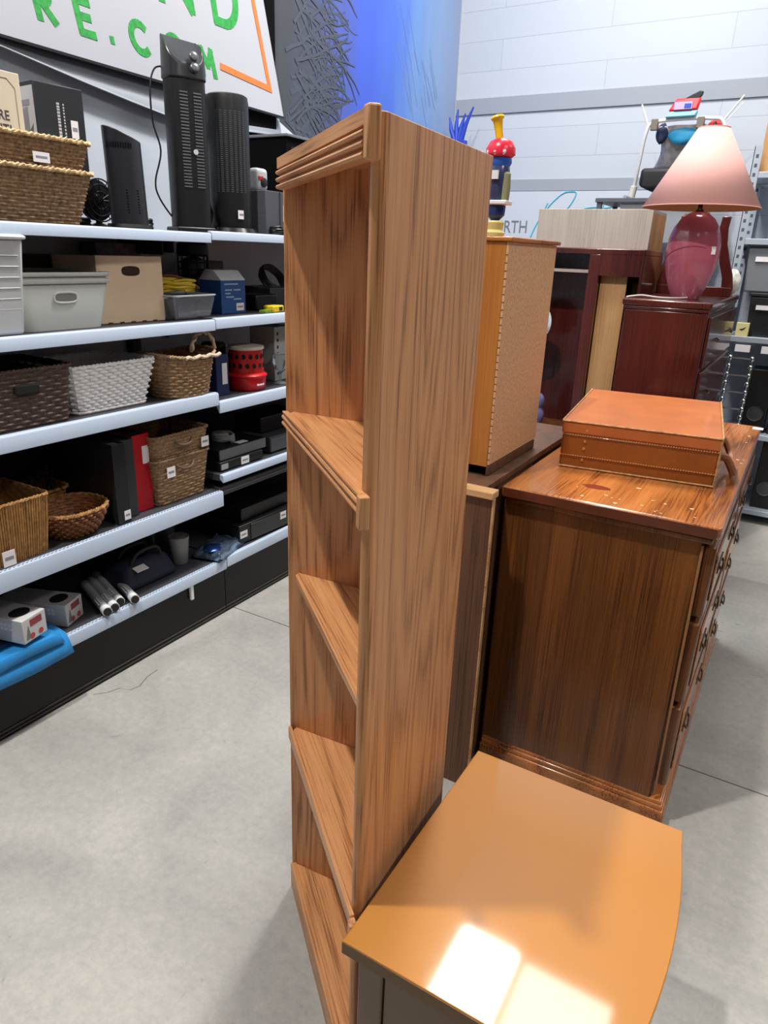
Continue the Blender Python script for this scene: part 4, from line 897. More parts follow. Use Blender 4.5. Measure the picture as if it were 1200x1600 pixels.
B().lathe([(0.118, 0), (0.120, 0.010), (0.108, 0.028), (0.08, 0.036)], 40).obj('disc_base', BLACKG, h3)
B().lathe([(0.088, 0.034), (0.090, 0.06), (0.090, 0.515), (0.086, 0.54), (0.078, 0.545)], 40).obj('column', BLACKP, h3)
b = B()
for k in range(40):
    z = 0.17 + k * 0.0078
    for s in range(7):
        a = (s - 3) * 0.22 - 0.70; d = 0.06
        b.faces([(0.0913 * math.cos(a - d), 0.0913 * math.sin(a - d), z), (0.0913 * math.cos(a + d), 0.0913 * math.sin(a + d), z), (0.0913 * math.cos(a + d), 0.0913 * math.sin(a + d), z + 0.004), (0.0913 * math.cos(a - d), 0.0913 * math.sin(a - d), z + 0.004)], [(0, 1, 2, 3)])
b.obj('grille', mat('grille_grey', '#45484d', 0.5), h3, smooth=False)
tagpart(h3, 0.087, -0.050, 0.0, 0.065, 0.10)
t, w, h = carton('grey_box', 'dark grey box with a white tag at the end of the top shelf', 'box', -2.45, -2.20, 2.665, 2.86, Z1b + 0.001, Z1b + 0.185, mat('box_slate', '#4d5058', 0.55))
tagpart(t, 0.0005, 0.025, 0.055, 0.06, 0.13)
B().box(-0.12, 0.004, 0.0, 0.003, 0, 0.186).obj('box_seam', DARKG, t, smooth=False)
tg = thing('toy_camera', 'small silver gadget with red dial sitting on the dark grey box', 'gadget', (-2.30, 2.735, Z1b + 0.187))
B().box(-0.03, 0.03, -0.04, 0.04, 0, 0.095).obj('shell', mat('gadget_silver', '#b9bdc2', 0.4), tg, bev=0.018, seg=3)
B().lathe([(0.02, 0), (0.02, 0.008), (0.010, 0.012)], 18, M=Matrix.Rotation(PI / 2, 3, 'Y').to_3x3()).obj('dial', mat('dial_black', '#1d1518', 0.4), tg, loc=(0.029, 0.002, 0.035))
B().box(0.026, 0.032, -0.03, 0.0, 0.045, 0.06).obj('red_mark', RED, tg)
def coil(name, label, cat, loc, r, turns, thick, m, rx=0.0, ry=0.0, seed=1, squash=1.0, end=None):
    rg = random.Random(seed); pts = []
    for k in range(turns * 16):
        a = 2 * PI * k / 16; rr = r * (1 + rg.uniform(-0.06, 0.06)); tt = k / 16
        pts.append((rr * math.cos(a), rr * math.sin(a) * squash, thick * (0.6 + (tt % 3) * 1.6 + tt * 0.25)))
    if end: pts += end
    b = B(); b.tube(smoothpath(pts, 2), thick, 6)
    o = b.obj(name, m, loc=loc); o.rotation_euler = (rx, ry, 0); return tag(o, label, cat)
coil('power_cord', 'black cord coiled on the top shelf behind the short heater', 'cord', (-2.44, 1.84, Z1 + 0.002), 0.055, 5, 0.006, BLACKP, seed=2)
fn = thing('desk_fan', 'small round black desk fan behind the short heater on the top shelf', 'fan', (-2.44, 1.955, Z1))
B().lathe([(0.05, 0), (0.05, 0.008), (0.012, 0.02), (0.012, 0.06)], 20).obj('stand', BLACKP, fn)
b = B()
for rr in (0.075, 0.055, 0.03): b.tube([(0.02, rr * math.cos(2 * PI * k / 28), 0.10 + rr * math.sin(2 * PI * k / 28)) for k in range(28)], 0.003, 5, closed=True)
for k in range(12): b.tube([(0.022, 0.012 * math.cos(PI * k / 6), 0.10 + 0.012 * math.sin(PI * k / 6)), (0.02, 0.075 * math.cos(PI * k / 6), 0.10 + 0.075 * math.sin(PI * k / 6))], 0.002, 5)
b.obj('guard', BLACKP, fn)
B().lathe([(0.072, -0.02), (0.074, 0.0), (0.03, 0.004)], 28, (0, 0, 0.10), M=Matrix.Rotation(PI / 2, 3, 'Y').to_3x3()).obj('rear_shell', BLACKP, fn)
B().lathe([(0.028, -0.03), (0.03, 0.0), (0.012, 0.014)], 18, (0, 0, 0.10), M=Matrix.Rotation(PI / 2, 3, 'Y').to_3x3()).obj('motor', BLACKP, fn)
coil('power_cord', 'black cord coiled between the short heater and the tallest heater', 'cord', (-2.38, 2.09, Z1 + 0.002), 0.052, 6, 0.007, BLACKP, seed=3)
coil('power_cord', 'black cord hanging coiled between the tallest and the round heater', 'cord', (-2.33, 2.375, Z1 + 0.075), 0.065, 4, 0.005, BLACKP, rx=0, ry=1.35, seed=4)
coil('power_cord', 'black cord lying along the shelf edge in front of the grey box', 'cord', (-2.185, 2.74, Z1b + 0.001), 0.028, 4, 0.0055, BLACKP, seed=5, squash=1.9)
tag(B().box(-2.46, -2.43, 2.36, 2.40, Z1b + 0.001, Z1b + 0.26).obj('remote_panel', BLACKP, bev=0.004), 'narrow black upright panel behind the tallest heater', 'panel')
dc = thing('display_cabinet', 'black cabinet on the farther top shelf just left of the bookcase top', 'cabinet', (-2.70, 2.95, Z1b + 0.001))
B().box(0.0, 0.40, 0.0, 0.85, 0, 0.44).obj('body', mat('matte_black', '#121317'), dc, bev=0.003)
B().box(-0.005, 0.41, -0.01, 0.86, 0.44, 0.452).obj('top_panel', mat('cabinet_top_grey', '#6c7178', 0.5), dc, bev=0.002)
B().box(0.4, 0.403, 0.03, 0.82, 0.03, 0.40).obj('screen', BLACKG, dc, smooth=False)

# --- second shelf
BIN = mat('sage_plastic', '#c9cec9', 0.5)
tb_ = thing('plastic_bin', 'tall pale grey plastic bin at the left end of the second shelf', 'bin', (-2.29, 1.28, Z2 + 0.001))
B().frust((-0.13, 0.115, -0.13, 0.135), (-0.15, 0.14, -0.15, 0.155), 0, 0.295).obj('tub', mat('bin_pale', '#b9bcc0', 0.5), tb_, bev=0.012)
B().tube(ringpath(0.30, 0.32, 0.02, 0.296, 48), 0.007, 8, closed=True).obj('rim', PLASTW, tb_, loc=(-0.005, 0.0025, 0))
b = B()
for j in range(7): b.tube([(0.1175 + 0.0033 * j, -0.125, 0.05 + j * 0.032), (0.1175 + 0.0033 * j, 0.13, 0.05 + j * 0.032)], 0.0016, 5)
b.obj('ribs', mat('bin_pale', '#b9bcc0'), tb_)
def binx(label, z, h, handle):
    t = thing('plastic_bin', label, 'bin', (-2.375, 1.605, z))
    n = 64; P = []; lv = [(0, 0.30, 0.335), (0.25, 0.31, 0.355), (1, 0.335, 0.40)]
    for tt, w, d in lv: P += [(x, y, h * tt + 0.0) for x, y, _, _ in rrect(w, d, 0.05, n)]
    b = B(); b.faces(P, [(j * n + i, j * n + (i + 1) % n, (j + 1) * n + (i + 1) % n, (j + 1) * n + i) for j in range(2) for i in range(n)] + [tuple(range(n))[::-1]])
    b.obj('tub', BIN, t, solid=0.004)
    rim = B()
    P = [(x, y, h - 0.012) for x, y, _, _ in rrect(0.345, 0.412, 0.055, n)] + [(x, y, h + 0.002) for x, y, _, _ in rrect(0.352, 0.42, 0.055, n)] + [(x, y, h + 0.002) for x, y, _, _ in rrect(0.328, 0.394, 0.05, n)]
    rim.faces(P, [(j * n + i, j * n + (i + 1) % n, (j + 1) * n + (i + 1) % n, (j + 1) * n + i) for j in range(2) for i in range(n)])
    rim.obj('rim', mat('bin_rim', '#dcdfdc', 0.45), t, solid=0.002)
    if handle:
        def stad(a, b_): return [(a * math.copysign(abs(math.cos(2 * PI * i / 32)) ** 0.6, math.cos(2 * PI * i / 32)), b_ * math.copysign(abs(math.sin(2 * PI * i / 32)) ** 0.6, math.sin(2 * PI * i / 32))) for i in range(32)]
        b = B(); b.tube([(0.163, y, 0.108 + z) for y, z in stad(0.045, 0.017)], 0.0045, 8, closed=True); b.obj('handle', mat('bin_rim', '#dcdfdc'), t, loc=(-0.0015, 0.0, 0))
        b = B(); b.faces([(0.1635, y, 0.108 + z) for y, z in stad(0.043, 0.015)], [tuple(range(32))]); b.obj('handle_slot', mat('slot_grey', '#7d807e', 0.7), t, smooth=False)
    return t
binx('lower sage grey plastic bin with oval handle on the second shelf', Z2 + 0.001, 0.165, True)
binx('upper sage grey plastic bin nested inside the lower one', Z2 + 0.024, 0.165, False)
wb = thing('storage_crate', 'tan flat-sided crate with an oval hand hole on the second shelf', 'crate', (-2.275, 1.945, Z2 + 0.001), math.radians(-3))
TANB = mat('tan_board', '#f2d8b6', 0.65, noise=0.05, nscale=10)
sl = [(0.042 * math.copysign(abs(math.cos(2 * PI * i / 24)) ** 0.7, math.cos(2 * PI * i / 24)), 0.018 * math.copysign(abs(math.sin(2 * PI * i / 24)) ** 0.7, math.sin(2 * PI * i / 24))) for i in range(24)]
B().box(-0.012, 0, -0.15, 0.15, 0, 0.245).obj('front_panel', TANB, wb, bev=0.002)
B().box(-0.27, -0.012, -0.15, -0.138, 0, 0.24).obj('side_panel', TANB, wb)
B().box(-0.27, -0.012, 0.138, 0.15, 0, 0.24).obj('side_panel', TANB, wb)
B().box(-0.27, -0.258, -0.138, 0.138, 0, 0.24).obj('rear_panel', TANB, wb)
B().box(-0.258, -0.012, -0.138, 0.138, 0.005, 0.012).obj('bottom_panel', TANB, wb)
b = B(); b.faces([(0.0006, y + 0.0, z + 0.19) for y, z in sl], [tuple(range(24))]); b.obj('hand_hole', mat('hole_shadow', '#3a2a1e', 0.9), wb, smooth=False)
b = B()
for k in range(5): b.box(-0.005, 0.0008, -0.12 + k * 0.052, -0.10 + k * 0.052, 0.0, 0.005)
b.obj('finger_joint', mat('joint_brown', '#5a4030', 0.8), wb, smooth=False)
t, w, h = carton('flat_panel', 'brown flat panel leaning at the back behind the sage bins', 'panel', -2.66, -2.62, 1.50, 2.10, Z2 + 0.001, Z2 + 0.24, mat('panel_brown', '#6b5c4c', 0.6))
t, w, h = carton('paper_pack', 'mottled grey paper pack lying behind the tan crate', 'pack', -2.66, -2.56, 2.02, 2.25, Z2 + 0.001, Z2 + 0.29, mat('pack_mottled', '#7d7577', 0.7, noise=0.4, nscale=30))
pc = thing('plastic_container', 'clear plastic container of yellow cord beside the tan crate', 'container', (-2.285, 2.215, Z2 + 0.001))
B().frust((-0.10, 0.06, -0.10, 0.10), (-0.115, 0.075, -0.12, 0.12), 0.0, 0.095).obj('tub', mat('clear_plastic', '#c9ced6', 0.12, trans=0.75), pc, bev=0.012)
B().tube(ringpath(0.195, 0.245, 0.02, 0.096, 44), 0.004, 6, closed=True).obj('rim', mat('clear_rim', '#c5c9d0', 0.2), pc, loc=(-0.02, 0, 0))
yc = thing('extension_cord', 'yellow cord bundle lying on the clear plastic container', 'cord', (-2.30, 2.185, Z2 + 0.102))
b = B(); r = random.Random(8); pts = []
for k in range(84):
    a = 2 * PI * k / 12; rr = 0.085 * (1 + r.uniform(-0.15, 0.12)); pts.append((rr * 0.75 * math.cos(a), rr * 1.15 * math.sin(a), 0.008 + 0.05 * (k / 84) + r.uniform(-0.004, 0.004)))
b.tube(smoothpath(pts, 2), 0.0055, 6); b.obj('cord', mat('cord_yellow', '#c9ac22', 0.45), yc)
B().tube(smoothpath([(-0.03, -0.10, 0.03), (0.02, -0.06, 0.07), (0.05, 0.02, 0.055), (0.06, 0.08, 0.02)], 5), 0.006, 6).obj('brown_lead', mat('lead_brown', '#6b3c22', 0.5), yc)
ln = thing('wire_lantern', 'black wire lantern hanging under the top shelf at the back', 'lantern', (-2.46, 2.46, Z2 + 0.16))
B().lathe([(0.065, 0.085), (0.072, 0.095), (0.068, 0.135), (0.05, 0.15), (0.01, 0.155)], 24).obj('cap', BLACKP, ln)
b = B()
for k in range(12):
    a = PI * k / 6; b.tube([(0.068 * math.cos(a), 0.068 * math.sin(a), 0.0), (0.068 * math.cos(a), 0.068 * math.sin(a), 0.09)], 0.003, 5)
for z in (0.0, 0.03, 0.06): b.tube([(0.068 * math.cos(2 * PI * k / 24), 0.068 * math.sin(2 * PI * k / 24), z) for k in range(24)], 0.003, 5, closed=True)
b.obj('cage', BLACKP, ln)
B().lathe([(0.03, 0.0), (0.05, 0.01), (0.05, 0.07), (0.02, 0.085)], 18).obj('core', DARKG, ln)
B().tube([(0, 0, 0.15), (0, 0, 0.163)], 0.006, 6).tube([(0.0, 0.0, 0.16), (0.0, 0.0, 0.196)], 0.003, 6).obj('hook', BLACKP, ln)
B().tube(smoothpath([(0, 0.0, 0.17), (0, 0.05, 0.175), (0, 0.085, 0.13), (0, 0.085, 0.03), (0, 0.06, 0.0)], 5), 0.003, 6).obj('cable', BLACKP, ln)
t, w, h = carton('blue_box', 'blue printed box with a white top on the second shelf', 'box', -2.40, -2.27, 2.43, 2.59, Z2b + 0.001, Z2b + 0.145, mat('box_blue', '#24508c', 0.45))
B().prism([(0.0005, h), (0.0005, h + 0.002), (-0.04, h + 0.04), (-0.09, h + 0.045), (-0.13, h + 0.002), (-0.13, h)], -w, w, lambda u, v, a: (u, a, v)).obj('white_flap', mat('flap_white', '#cfd3d8', 0.5), t)
tagpart(t, 0.0005, 0.015, 0.065, 0.012, 0.045, 'barcode')
b = B()
for z, a0, a1 in ((0.125, -0.06, 0.03), (0.10, -0.055, -0.01), (0.10, 0.0, 0.045), (0.085, -0.055, -0.02), (0.07, -0.05, 0.0), (0.06, 0.0, 0.05)): b.box(0.0003, 0.0012, a0, a1, z, z + 0.006)
b.obj('printed_lines', mat('print_pale_blue', '#9db4d2', 0.5), t, smooth=False)
tag(lump(0, 0, 0.07, 0.07, 0.05, 0.07, 13, 0.25).obj('cable_bundle', mat('bundle_dark', '#2a2a2e', 0.6), sub=1, loc=(-2.42, 2.37, Z2b)), 'dark bundle of cables left of the blue box', 'cable bundle')
carton('grey_adapter', 'dark adapter case standing behind the blue box', 'case', -2.60, -2.50, 2.52, 2.70, Z2b + 0.001, Z2b + 0.22, mat('case_taupe', '#4a4746', 0.6))
coil('green_cable', 'dark green cable coil at the far end of the second shelf', 'cable', (-2.46, 3.0, Z2b + 0.12), 0.075, 7, 0.007, mat('cable_green', '#3d4a42', 0.5), ry=0.9, seed=6)
carton('black_adapter', 'low black adapter block right of the blue box', 'adapter', -2.42, -2.30, 2.70, 2.86, Z2b + 0.001, Z2b + 0.075, BLACKP, bev=0.008)
carton('dark_crate', 'dark crate under the green cable coil on the second shelf', 'crate', -2.58, -2.36, 2.88, 3.12, Z2b + 0.001, Z2b + 0.10, DARKG, bev=0.006)
tm = thing('tape_measure', 'yellow and black tape measure at the front of the second shelf', 'tape measure', (-2.21, 2.72, Z2b + 0.001), 0.1)
B().box(-0.03, 0.03, -0.045, 0.045, 0, 0.032).obj('case', mat('tool_yellow', '#d9b81f', 0.4), tm, bev=0.006)
B().box(-0.031, 0.0315, 0.0, 0.03, 0.008, 0.026).obj('grip', BLACKP, tm, bev=0.003)
B().box(-0.015, 0.02, -0.10, -0.045, 0.002, 0.014).obj('green_tail', mat('tail_green', '#6f8a2a', 0.5), tm)
coil('white_cable', 'thin pale cable coil at the front right of the second shelf', 'cable', (-2.27, 2.98, Z2b + 0.001), 0.055, 3, 0.004, mat('cable_pale', '#aab4ba', 0.5), seed=9)

def reeds(w0, d0, w1, d1, h, n, r, cr, seed=1):
    """upright reeds round a tapered basket wall"""
    b = B(); rg = random.Random(seed); lo = rrect(w0, d0, cr, n); hi = rrect(w1, d1, cr, n)
    for k in range(n):
        a, c = lo[k], hi[k]; j = rg.uniform(-0.0015, 0.0015); rr = r * rg.uniform(0.85, 1.15)
        b.tube([(a[0] + a[2] * j, a[1] + a[3] * j, 0.0), ((a[0] + c[0]) / 2 + a[2] * (0.002 + j), (a[1] + c[1]) / 2 + a[3] * (0.002 + j), h / 2), (c[0] + c[2] * j, c[1] + c[3] * j, h)], rr, 6)
    return b
def hoops(w0, d0, w1, d1, h, rows, waves, r, amp, cr, z0=0.005, bulge=0.0):
    """woven rods running round a basket, alternately in front of and behind the stakes"""
    b = B(); n = waves * 4
    for j in range(rows):
        t = j / (rows - 1); tb = t + bulge * math.sin(PI * t)
        ring = rrect(w0 + (w1 - w0) * tb, d0 + (d1 - d0) * tb, min(cr, (w0 + (w1 - w0) * tb) / 2 - 1e-3), n)
        b.tube([(x + nx * amp * math.cos(PI / 2 * i + PI * j), y + ny * amp * math.cos(PI / 2 * i + PI * j), z0 + (h - z0) * t) for i, (x, y, nx, ny) in enumerate(ring)], r, 5, closed=True)
    return b
# --- third shelf
def basket(name, label, cx, cy, z, b_, t_, h, rows, cols, amp, m, r=0.03, vertical=False, rim=None, rimr=0.006, rz=0.0, sag=None):
    t = thing(name, label, 'basket', (cx, cy, z), rz)
    woven(b_[0], b_[1], t_[0], t_[1], h, rows, cols, amp, r, vertical, sag=sag).obj('basket_wall', m, t, solid=0.005)
    braid(B(), ringpath(t_[0] + 0.006, t_[1] + 0.006, r, h, 96, sag), rimr, 36).obj('rim', rim or m, t)
    return t
k1 = basket('dark_basket', 'dark brown woven basket with hand hole at left of third shelf', -2.335, 1.395, Z3 + 0.001, (0.28, 0.33), (0.31, 0.36), 0.195, 14, 40, 0.006, DKWICK, rim=DKWICK)
B().box(0.150, 0.1625, -0.045, 0.045, 0.115, 0.150).obj('hand_hole', mat('hole_black', '#0c0908', 0.9), k1, bev=0.008)
k2 = basket('white_basket', 'white wicker basket on the third shelf', -2.345, 1.77, Z3 + 0.001, (0.235, 0.31), (0.29, 0.385), 0.175, 16, 30, 0.0045, WHWICK, r=0.025, vertical=True, rim=WHWICK)
hoops(0.238, 0.313, 0.293, 0.388, 0.172, 15, 30, 0.0056, 0.0058, 0.025).obj('woven_rods', WHWICK, k2)
B().tube(ringpath(0.245, 0.325, 0.03, 0.006, 60), 0.006, 6, closed=True).obj('base_ring', WHWICK, k2)
B().box(-0.115, 0.115, -0.155, 0.155, 0.010, 0.015).obj('liner', mat('grey_liner', '#6c6d72', 0.8), k2)
sagf = lambda x, y: 0.018 * (abs(y) / 0.16) ** 2
k3 = basket('round_basket', 'round seagrass basket with a pale rope handle on the third shelf', -2.26, 2.14, Z3 + 0.001, (0.19, 0.25), (0.23, 0.32), 0.165, 13, 32, 0.006, SEAG, r=0.11, rim=mat('seagrass_rim', '#a98c6a', 0.8, noise=0.3, nscale=80), sag=sagf)
hb2 = [(0.05 - 0.06 * 0, 0.10 + 0.065 * math.cos(a), 0.18 + 0.075 * math.sin(a)) for a in [PI * k / 18 for k in range(19)]]
b = B()
for s in (0, PI):
    b.tube([(p[0] + 0.006 * math.cos(k * 1.1 + s), p[1], p[2] + 0.006 * math.sin(k * 1.1 + s)) for k, p in enumerate(hb2)], 0.007, 7)
b.obj('rope_handle', mat('rope_pale', '#cbb8a0', 0.8), k3)
B().tube([(0.118, -0.07 + 0.02 * k, 0.165 + 0.004 * math.sin(k * 2)) for k in range(11)], 0.008, 7).obj('rope_wrap', mat('rope_pale', '#cbb8a0'), k3)
t, w, h = carton('blue_book', 'dark blue box with white label behind the round seagrass basket', 'box', -2.34, -2.24, 2.345, 2.425, Z3b + 0.001, Z3b + 0.185, mat('book_blue', '#1f2c5a', 0.5))
tagpart(t, 0.0005, -0.005, 0.028, 0.05, 0.145, 'label', False)
rd = thing('camp_stove', 'round red metal stove with black vent holes on the third shelf', 'camp stove', (-2.275, 2.585, Z3b + 0.001))
B().lathe([(0.080, 0), (0.090, 0.012), (0.092, 0.06), (0.098, 0.066), (0.098, 0.072), (0.086, 0.082)], 40).obj('bowl', RED, rd)
up = B().lathe([(0.082, 0.08), (0.084, 0.10), (0.080, 0.19)], 40).obj('burner_drum', mat('red_dark', '#b5231f', 0.4), rd)
b = B()
for row, z in enumerate((0.118, 0.160)):
    for k in range(16):
        a = 2 * PI * (k + 0.5 * row) / 16; rr = 0.0848 - (z - 0.10) * 0.04
        cxv, sxv = math.cos(a), math.sin(a)
        b.faces([((rr + 0.001) * cxv - 0.010 * sxv * math.cos(q), (rr + 0.001) * sxv + 0.010 * cxv * math.cos(q), z + 0.012 * math.sin(q)) for q in [2 * PI * i / 10 for i in range(10)]], [tuple(range(10))])
b.obj('vent_holes', mat('hole_black', '#0c0908'), up, smooth=False)
B().lathe([(0.080, 0.188), (0.086, 0.192), (0.086, 0.203), (0.07, 0.206)], 40).obj('pale_lid', mat('lid_cream', '#cfc3b4', 0.5), rd)
b = B()
for k, (y, l) in enumerate(((-0.045, 0.02), (-0.02, 0.03), (0.015, 0.018))): b.box(0.084, 0.0912, y * 0.6, y * 0.6 + l * 0.6, 0.026, 0.034)
b.obj('pale_print', TAG, rd, smooth=False)
tag(B().lathe([(0.055, 0), (0.058, 0.005), (0.058, 0.20), (0.05, 0.212), (0.02, 0.215)], 28).obj('dark_canister', mat('canister_dark', '#2b2c30', 0.35), loc=(-2.42, 2.52, Z3b + 0.001)), 'dark round canister behind the red stove', 'canister')
t, w, h = carton('white_bracket', 'white perforated metal bracket box leaning at the right of the red stove', 'bracket', -2.46, -2.30, 2.83, 2.98, Z3b + 0.001, Z3b + 0.27, mat('bracket_white', '#c3c8c6', 0.5))
b = B()
for k in range(7): b.box(0.0003, 0.001, -0.055, -0.043, 0.03 + k * 0.033, 0.045 + k * 0.033)
b.obj('slots', INK, t, smooth=False)
gl = thing('glass_goblet', 'small clear glass goblet in front of the white bracket', 'glass', (-2.24, 2.80, Z3b + 0.001))
B().lathe([(0.035, 0), (0.035, 0.004), (0.006, 0.012), (0.006, 0.05), (0.03, 0.075), (0.042, 0.11), (0.038, 0.145)], 24).obj('glass_body', mat('clear_glass', '#dfe6e8', 0.05, trans=0.85), gl)

# --- fourth shelf
k4 = basket('wicker_basket', 'square honey wicker basket at the left end of the fourth shelf', -2.32, 1.275, Z4 + 0.002, (0.25, 0.25), (0.28, 0.285), 0.215, 14, 26, 0.005, WICK, r=0.02, vertical=True, rim=WICK)
reeds(0.254, 0.254, 0.284, 0.289, 0.213, 118, 0.0040, 0.02).obj('reeds', WICK, k4)
tagpart(k4, 0.1515, -0.06, -0.015, 0.005, 0.06)
k5 = basket('wicker_bowl', 'round red-brown wicker bowl beside the square wicker basket', -2.28, 1.56, Z4 + 0.002, (0.15, 0.17), (0.235, 0.265), 0.105, 10, 26, 0.006, WICKD, r=0.11, rim=WICK, rimr=0.007)
hoops(0.155, 0.175, 0.24, 0.27, 0.102, 9, 22, 0.0055, 0.006, 0.11, bulge=0.15).obj('woven_rods', WICKD, k5)
k6 = basket('wicker_basket', 'small tan basket with dark trimming at the back of the fourth shelf', -2.53, 1.58, Z4 + 0.002, (0.16, 0.18), (0.19, 0.22), 0.12, 9, 26, 0.005, WICK, r=0.05, rim=WICK)
b = B(); r = random.Random(4)
for k in range(14):
    a = r.uniform(0, 6.28); b.tube([(0.05 * math.cos(a), 0.06 * math.sin(a), 0.10), (0.075 * math.cos(a + 0.4), 0.09 * math.sin(a + 0.4), 0.16 + r.uniform(0, 0.06)), (0.09 * math.cos(a + 0.7), 0.10 * math.sin(a + 0.7), 0.15 + r.uniform(0, 0.05))], 0.004, 5)
b.obj('dark_sprigs', mat('sprig_dark', '#2c2f31', 0.7), k6)
def binder(name, label, cat, cy, w, d, h, m, xf, rz=0.0, ry=0.0):
    t = thing(name, label, cat, (xf, cy, Z4 + 0.002), rz)
    B().box(-d, 0, -w / 2, -w / 2 + 0.005, 0, h).obj('cover', m, t, bev=0.002)
    B().box(-d, 0, w / 2 - 0.005, w / 2, 0, h).obj('cover', m, t, bev=0.002)
    B().box(-0.004, 0.001, -w / 2, w / 2, 0, h).obj('spine', m, t, bev=0.0015)
    B().box(-d + 0.008, -0.004, -w / 2 + 0.005, w / 2 - 0.005, 0.006, h - 0.008).obj('pages', mat('page_grey', '#55565c', 0.8), t)
    return t
MATB = mat('binder_black', '#212226', 0.35)
bb = binder('ring_binder', 'black ring binder standing by the wicker bowl, outer of two', 'binder', 1.735, 0.062, 0.30, 0.325, MATB, -2.185)
tagpart(bb, 0.0015, -0.002, 0.028, 0.012, 0.05)
binder('ring_binder', 'black ring binder standing beside the red binder', 'binder', 1.802, 0.058, 0.30, 0.322, mat('binder_slate', '#34363c', 0.4), -2.215)
rb = binder('ring_binder', 'red ring binder standing between black binders and seagrass basket', 'binder', 1.885, 0.085, 0.28, 0.325, mat('binder_red', '#b3101c', 0.4), -2.235)
tagpart(rb, 0.0015, 0.002, 0.036, 0.20, 0.275, lines=False)
def rbasket(label, z, h, lab):
    t = basket('seagrass_basket', label, -2.345, 2.075, z, (0.26, 0.27), (0.30, 0.315), h, 15, 30, 0.005, SEAG, r=0.025, rim=mat('rim_brown', '#8a6c50', 0.8, noise=0.3, nscale=80), rimr=0.005)
    B().tube(smoothpath([(0.155, -0.05, h - 0.03), (0.168, -0.03, h - 0.045), (0.170, 0.0, h - 0.05), (0.168, 0.03, h - 0.045), (0.155, 0.05, h - 0.03)], 4), 0.006, 7).obj('handle', mat('handle_dark', '#5a4332', 0.7), t)
    for y0, z0 in lab: tagpart(t, 0.1575, y0, y0 + 0.045, z0, z0 + 0.045)
    return t
rbasket('lower rectangular seagrass basket of two beside the red binder', Z4 + 0.002, 0.20, [(-0.105, 0.125)])
rbasket('upper rectangular seagrass basket stacked in the lower one', Z4 + 0.105, 0.20, [(0.10, 0.115)])
SIL = mat('player_grey', '#6d7075', 0.4)
p1 = thing('disc_player', 'black disc player with white tag under the grey disc player', 'disc player', (-2.19, 2.46, Z4b + 0.001))
B().box(-0.24, 0, -0.17, 0.13, 0.004, 0.045).obj('chassis', BLACKP, p1, bev=0.003)
B().box(-0.001, 0.002, -0.165, -0.12, 0.01, 0.035).obj('end_badge', mat('badge_grey', '#9a9da2', 0.4), p1)
tagpart(p1, 0.0005, -0.03, 0.025, 0.006, 0.042)
p2 = thing('disc_player', 'grey disc player stacked on the black disc player', 'disc player', (-2.21, 2.47, Z4b + 0.047))
B().box(-0.24, 0, -0.165, 0.165, 0.0, 0.05).obj('chassis', BLACKP, p2, bev=0.003)
B().box(-0.001, 0.003, -0.163, 0.163, 0.002, 0.048).obj('front_panel', SIL, p2, bev=0.001)
B().box(-0.05, -0.015, -0.01, 0.055, 0.0505, 0.052).obj('paper_tag', TAG, p2, smooth=False)
coil('cable_coil', 'grey cable coil lying on the grey disc player', 'cable', (-2.31, 2.44, Z4b + 0.100), 0.05, 5, 0.007, mat('cable_grey', '#8b8d90', 0.45), seed=11)
p3 = thing('tape_recorder', 'dark grey recorder beside the bookcase on the raised shelf section', 'recorder', (-2.21, 2.84, Z4b + 0.001))
B().box(-0.27, 0, -0.17, 0.20, 0.004, 0.085).obj('chassis', DARKG, p3, bev=0.004)
B().box(-0.001, 0.003, -0.165, 0.195, 0.01, 0.078).obj('front_panel', mat('recorder_front', '#5a5d63', 0.35), p3, bev=0.001)
carton('black_case', 'black case stacked behind on the dark grey recorder', 'case', -2.47, -2.29, 2.70, 3.02, Z4b + 0.087, Z4b + 0.17, BLACKP, bev=0.006)

# --- bottom shelf
CART = mat('carton_white', '#c9c8c9', 0.55)
def roll_carton(label, loc, rz, L=0.30):
    t = thing('lamp_carton', label, 'carton', loc, rz)
    B().box(-L, 0, -0.055, 0.055, 0, 0.09).obj('carton', CART, t, bev=0.002)
    b = B()
    for i in range(2):
        for j in range(5): b.box(-0.06 - j * 0.018, -0.048 - j * 0.018, -0.0558, -0.055, 0.045 + i * 0.016, 0.056 + i * 0.016)
    b.obj('printed_icons', PLASTW, t, smooth=False)
    for x in (-0.12, -0.20):
        B().lathe([(0.018, 0), (0.018, 0.001)], 18, M=Matrix.Rotation(PI / 2, 3, 'X').to_3x3()).obj('printed_disc', mat('disc_plum', '#6b3c4a', 0.6), t, loc=(x, -0.055, 0.04))
    B().box(0.0, 0.001, -0.02, 0.035, 0.055, 0.08).obj('printed_picture', mat('picture_red', '#8d3b3c', 0.6), t, smooth=False)
    for y in (-0.015, 0.025):
        B().lathe([(0.011, 0), (0.011, 0.001)], 16, M=Matrix.Rotation(PI / 2, 3, 'Y').to_3x3()).obj('printed_badge', mat('badge_red', '#b9434a', 0.6), t, loc=(0.0003, y, 0.018))
    b = B(); b.prism([(-0.045, 0.012), (-0.02, 0.012), (-0.03, 0.065)], 0.0002, 0.001, lambda u, v, a: (a, u, v)); b.obj('printed_triangle', mat('print_green_grey', '#6f7a72', 0.6), t, smooth=False)
    b = B(); b.lathe([(0.032, 0.0895), (0.032, 0.0908)], 22, (-0.06, 0, 0), sy=1.2); b.obj('round_opening', mat('opening_black', '#141416', 0.8), t)
    return t
BAGB = mat('bag_blue', '#2c8fd6', 0.5, bump=0.3, bscale=25)
